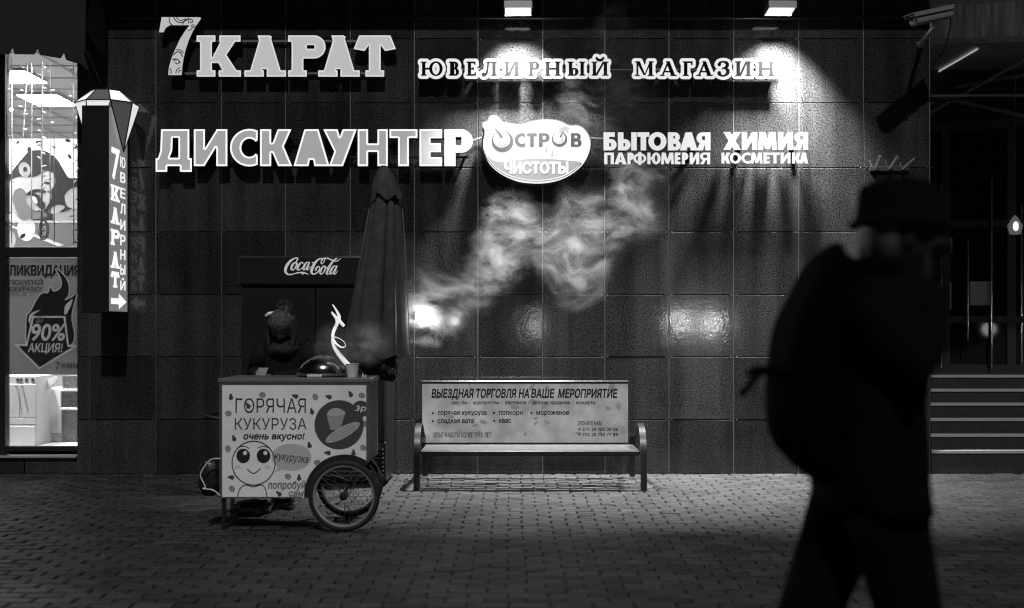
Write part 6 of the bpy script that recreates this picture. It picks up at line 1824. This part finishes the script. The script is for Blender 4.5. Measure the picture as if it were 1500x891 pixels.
def seller():
    D = DC + .98; y = D - DW; X = lambda px, py: P(px, py, D)
    def J(px, py, dy=0.0): v = X(px, py); v.y = y + dy; return tuple(v)
    g = lambda px, dy, z: ((px - 750) * D / F, y + dy, z)
    jn = {'pelvis': (g(418, .03, .84), (.12, .10)), 'waist': (g(418, .04, 1.0), (.11, .09)), 'chest': (J(418, 522, .02), (.13, .10)), 'neck': (J(418, 500, -.04), .05), 'skull': (J(417, 485, -.09), .055),
          'sh_r': (J(386, 508, 0), .055), 'el_r': (J(376, 548, -.05), .043), 'wr_r': (J(388, 549, -.26), .028),
          'sh_l': (J(450, 508, 0), .055), 'el_l': (J(458, 550, -.05), .043), 'wr_l': (J(412, 553, -.27), .028),
          'hip_r': (g(405, .02, .80), .085), 'kn_r': (g(404, -.01, .46), .058), 'an_r': (g(404, .02, .085), .038),
          'hip_l': (g(431, .02, .80), .085), 'kn_l': (g(432, -.01, .46), .058), 'an_l': (g(424, .02, .085), .038)}
    ed = [('pelvis', 'waist'), ('waist', 'chest'), ('chest', 'neck'), ('neck', 'skull'), ('chest', 'sh_r'), ('sh_r', 'el_r'), ('el_r', 'wr_r'), ('chest', 'sh_l'), ('sh_l', 'el_l'), ('el_l', 'wr_l'), ('pelvis', 'hip_r'), ('hip_r', 'kn_r'), ('kn_r', 'an_r'), ('pelvis', 'hip_l'), ('hip_l', 'kn_l'), ('kn_l', 'an_l')]
    b = MB(); vs, fs = skin_body('person', jn, ed); b.add(vs, fs)
    hc = Vector(J(417, 476, -.10)); fw = Vector((-.10, -.60, -.80)); upv = Vector((0, -.79, .60)); head(b, hc, fw, upv, .98)
    hand(b, jn['wr_r'][0], (.45, -.75, .35), (.2, .35, .9), (.8, .3, -.2), .92, .8); hand(b, jn['wr_l'][0], (-.55, -.7, .3), (-.2, .35, .9), (-.8, .3, -.2), .92, .8)
    o = b.build('person', M_SKIN, None, smooth=180); tag(o, 'bundled up seller behind the cart looking down, in a pompom knit hat and thick scarf', 'person')
    k = D / F
    ct = MB(); rr = []
    for z, hw, ry, dy in ((.62, .215, .15, .03), (.75, .21, .15, .03), (.95, .19, .14, .03), (1.10, .19, .135, .03), (1.18, .195, .13, .02), (1.235, .185, .12, .01), (1.27, .15, .105, -.01), (1.295, .09, .08, -.03), (1.305, .06, .06, -.04)):
        rr.append(ring_el(((417 - 750) * k, y + dy, z), hw, ry, 40, .07, 8, 2.3))
    ct.loft(rr)
    for s_, e_, w_ in (('sh_r', 'el_r', 'wr_r'), ('sh_l', 'el_l', 'wr_l')):
        a, e, q = (Vector(jn[n_][0]) for n_ in (s_, e_, w_)); ct.tube([a, a + (e - a) * .4, e + (a - e) * .1, e, e + (q - e) * .3, e + (q - e) * .65, e + (q - e) * .97], [.078, .076, .07, .068, .064, .056, .05], 16)
    ct.build('coat', M_COAT, o, smooth=180)
    tr = MB()
    for h_, k_, a_ in (('hip_r', 'kn_r', 'an_r'), ('hip_l', 'kn_l', 'an_l')):
        h, kk, a = (Vector(jn[q][0]) for q in (h_, k_, a_)); tr.tube([h, h + (kk - h) * .5, kk, kk + (a - kk) * .5, a], [.10, .085, .07, .062, .055], 16)
    tr.build('trousers', M_CLOTH_DARK, o, smooth=180)
    for q in ('an_r', 'an_l'):
        a = Vector(jn[q][0]); sh = MB(); rr = []
        for u, hw, hh in ((-.07, .024, .05), (-.05, .036, .10), (0, .040, .115), (.06, .042, .07), (.12, .044, .05), (.16, .034, .04), (.175, .016, .02)):
            c = a + Vector((.15 * u, -u, -.084)); rr.append([c + Vector((hw * math.cos(t), 0, hh * max(0, math.sin(t)) ** .7)) for t in [2 * math.pi * i / 14 for i in range(14)]])
        sh.loft(rr); sh.build('shoe', mat('shoe_leather', .03, .3), o, smooth=60)
    hr = MB(); hr.ellipsoid(hc + fw * .012 + upv * .05, .094, .100, .098, 26, 18, jitter=.10, freq=8)
    for v in range(0): pass
    bun = hc + upv * .125 + Vector((.028, .05, .035)); hr.ellipsoid(bun, .042, .042, .042, 18, 12, jitter=.3, freq=7)
    rng = random.Random(6)
    for i in range(70):
        d = Vector((rng.gauss(0, 1), rng.gauss(0, 1), rng.gauss(.5, 1))).normalized(); p = bun + d * .036
        hr.tube([p, p + d * .022 + Vector((rng.uniform(-.012, .012), rng.uniform(-.012, .012), .01)), p + d * .034 + Vector((rng.uniform(-.025, .025), rng.uniform(-.02, .02), .018))], [.0018, .0014, .0006], 4)
    hr.build('knit_hat', mat('knit_wool', .06, .75, var=(45, .7), bump=(70, 1.0)), o, smooth=180); hr = MB()
    r3 = fw.cross(upv).normalized()
    for s_ in (-1, 1):          # locks falling beside the face
        for i in range(12):
            a = hc + r3 * s_ * (.075 + .006 * (i % 3)) + fw * (.05 - .01 * i); hr.tube([tuple(p) for p in spline([tuple(a + upv * .05), tuple(a + r3 * s_ * .015 + Vector((0, -.01, -.03))), tuple(a + r3 * s_ * .012 + Vector((0, -.01, -.11))), tuple(a + Vector((rng.uniform(-.015, .015), -.01, -.17)))], 4)], [.008] * 9 + [.006, .005, .004, .002], 5)
    hr.build('hair', mat('brown_hair', .03, .3, bump=(160, .6)), o, smooth=180)
    cl = MB(); c = hc + upv * .105 + Vector((-.055, .01, .02)); cl.tube([c + Vector((-.05, -.02, -.02)), c + Vector((-.02, -.02, .0)), c + Vector((.03, .0, .012))], [.008, .014, .008], 8); cl.build('hair_clip', mat('clip_white', .85, .3), o, smooth=180)
    sc = MB(); c = Vector(J(418, 503, -.05))
    for i, (R0, r, dz) in enumerate(((.082, .044, .0), (.096, .046, -.045))): sc.torus((c.x, c.y + .03, c.z + dz), R0, r, 36, 14, axis='z')
    sc.v = [tuple(Vector(v) + Vector((0, 0, 1)) * .02 * noise.noise(Vector(v) * 14) + (Vector(v) - c).normalized() * .02 * noise.noise(Vector(v) * 20)) for v in sc.v]
    sc.build('scarf', mat('fuzzy_scarf', .014, .8, bump=(120, .8)), o, smooth=180)
    ph = MB(); q = Vector(J(399, 544, -.36)); f2 = Vector((.06, -.3, .75)).normalized()
    ph.obox(q, Vector((.036, 0, 0)), Vector((0, .5, .28)).normalized() * .07, Vector((0, -.28, .5)).normalized() * .004)
    p_ = ph.build('mobile_phone', mat('phone_case', .25, .3), None); tag(p_, 'pale mobile phone held low in the hands of the seller', 'phone')


seller()

# ================================================================== STEAM
def steam_material(name, blobs, dens, scale, lo, hi, stretch, seed):
    m = bpy.data.materials.new(name); m.use_nodes = True; n = m.node_tree.nodes; l = m.node_tree.links; n.clear()
    out = n.new('ShaderNodeOutputMaterial'); pv = n.new('ShaderNodeVolumePrincipled'); l.new(pv.outputs[0], out.inputs['Volume'])
    pv.inputs['Color'].default_value = (.95, .95, .95, 1); pv.inputs['Anisotropy'].default_value = .1
    geo = n.new('ShaderNodeNewGeometry')
    # gentle warp so that the wisps curl
    wn = n.new('ShaderNodeTexNoise'); wn.inputs['Scale'].default_value = 1.7; wn.inputs['Detail'].default_value = 2; l.new(geo.outputs['Position'], wn.inputs['Vector'])
    ws = n.new('ShaderNodeVectorMath'); ws.operation = 'MULTIPLY_ADD'; ws.inputs[1].default_value = (.55, .55, .55); l.new(wn.outputs['Color'], ws.inputs[0]); l.new(geo.outputs['Position'], ws.inputs[2])
    mp = n.new('ShaderNodeMapping'); mp.inputs['Rotation'].default_value = (0, R(33), 0); mp.inputs['Scale'].default_value = stretch; mp.inputs['Location'].default_value = (seed, seed * .7, 0)
    l.new(ws.outputs[0], mp.inputs[0])
    ns = n.new('ShaderNodeTexNoise'); ns.inputs['Scale'].default_value = scale; ns.inputs['Detail'].default_value = 9; ns.inputs['Roughness'].default_value = .68; l.new(mp.outputs[0], ns.inputs['Vector'])
    tot = None
    for (c, r, k) in blobs:
        d = n.new('ShaderNodeVectorMath'); d.operation = 'DISTANCE'; d.inputs[1].default_value = c; l.new(ws.outputs[0], d.inputs[0]); d.inputs[1].default_value = (c[0] + .275, c[1] + .275, c[2] + .275)
        mr = n.new('ShaderNodeMapRange'); mr.interpolation_type = 'SMOOTHSTEP'; mr.inputs['From Min'].default_value = 0; mr.inputs['From Max'].default_value = r; mr.inputs['To Min'].default_value = k; mr.inputs['To Max'].default_value = 0
        l.new(d.outputs['Value'], mr.inputs['Value'])
        if tot is None: tot = mr.outputs[0]
        else:
            a = n.new('ShaderNodeMath'); a.operation = 'MAXIMUM'; l.new(tot, a.inputs[0]); l.new(mr.outputs[0], a.inputs[1]); tot = a.outputs[0]
    st = n.new('ShaderNodeMapRange'); st.interpolation_type = 'SMOOTHSTEP'; st.inputs['From Min'].default_value = lo; st.inputs['From Max'].default_value = hi; l.new(ns.outputs['Fac'], st.inputs['Value'])
    mu = n.new('ShaderNodeMath'); mu.operation = 'MULTIPLY'; l.new(tot, mu.inputs[0]); l.new(st.outputs[0], mu.inputs[1])
    m2 = n.new('ShaderNodeMath'); m2.operation = 'MULTIPLY'; m2.inputs[1].default_value = dens; l.new(mu.outputs[0], m2.inputs[0]); l.new(m2.outputs[0], pv.inputs['Density'])
    return m


def steam():
    def pt(px, py, D): v = P(px, py, D); return (v.x, v.y, v.z)
    Dl = LAMP.y + DW
    path = [(600, 480, Dl - .05, .14, 2.0), (618, 466, Dl, .19, 6.0), (652, 444, Dl + .15, .25, 2.0), (690, 412, Dl + .4, .29, 1.1), (735, 374, Dl + .8, .32, .42), (780, 340, Dl + 1.1, .36, .23), (870, 330, Dl + 1.4, .42, .17), (930, 300, Dl + 1.6, .40, .18), (745, 318, Dl + 1.3, .34, .15), (850, 390, Dl + 1.4, .38, .2), (945, 255, Dl + 1.6, .34, .25), (900, 130, Dl + 1.8, .5, .12), (880, 50, Dl + 1.8, .45, .14)]
    blobs = [(pt(a, b_, d), r, k) for a, b_, d, r, k in path]
    m = steam_material('steam_vapour', blobs, 7.5, 5.0, .44, .70, (1.0, 1.0, 2.0), 3.1)
    b = MB(); mx = DW - .16
    secs = [(570, 395, 560, Dl - .5, Dl + .35), (640, 280, 560, Dl - .6, min(Dl + 1.1, mx)), (720, 170, 530, Dl - .4, mx), (830, 40, 500, Dl + .2, mx), (900, -20, 480, Dl + .4, mx), (1010, -20, 400, Dl + .7, mx)]
    rings = []
    for px, ya, yb, d0, d1 in secs:
        dm = (d0 + d1) / 2; x = (px - 750) * dm / F; z1, z0 = H + (HOR - ya) * dm / F, H + (HOR - yb) * dm / F; cy, cz = (d0 + d1) / 2 - DW, (z0 + z1) / 2
        rings.append([(x, cy + (d1 - d0) / 2 * math.copysign(abs(math.cos(t)) ** .6, math.cos(t)), cz + (z1 - z0) / 2 * math.copysign(abs(math.sin(t)) ** .6, math.sin(t))) for t in [2 * math.pi * i / 20 for i in range(20)]])
    b.loft(rings); o = b.build('steam', m, None, smooth=60); struct(o, 'stuff'); o['label'] = 'pale steam drifting up from the cart across the wall'
    # steam over the pan
    D = DC + .3
    blobs = [(pt(505, 510, D - .05), .20, .9), (520, 0, 0) and (pt(540, 500, D - .08), .22, 1.0), (pt(480, 515, D), .16, .6), (pt(555, 480, D - .05), .16, .5)]
    m = steam_material('pan_vapour', blobs, 8.0, 6.5, .36, .68, (1, 1, 1.6), 8.0)
    q = MB(); c = P(520, 503, D - .12); q.ellipsoid(c, .36, .24, .22, 20, 12); o = q.build('steam', m, None, smooth=180); struct(o, 'stuff'); o['label'] = 'thin steam rising over the pan lid on the cart'


steam()
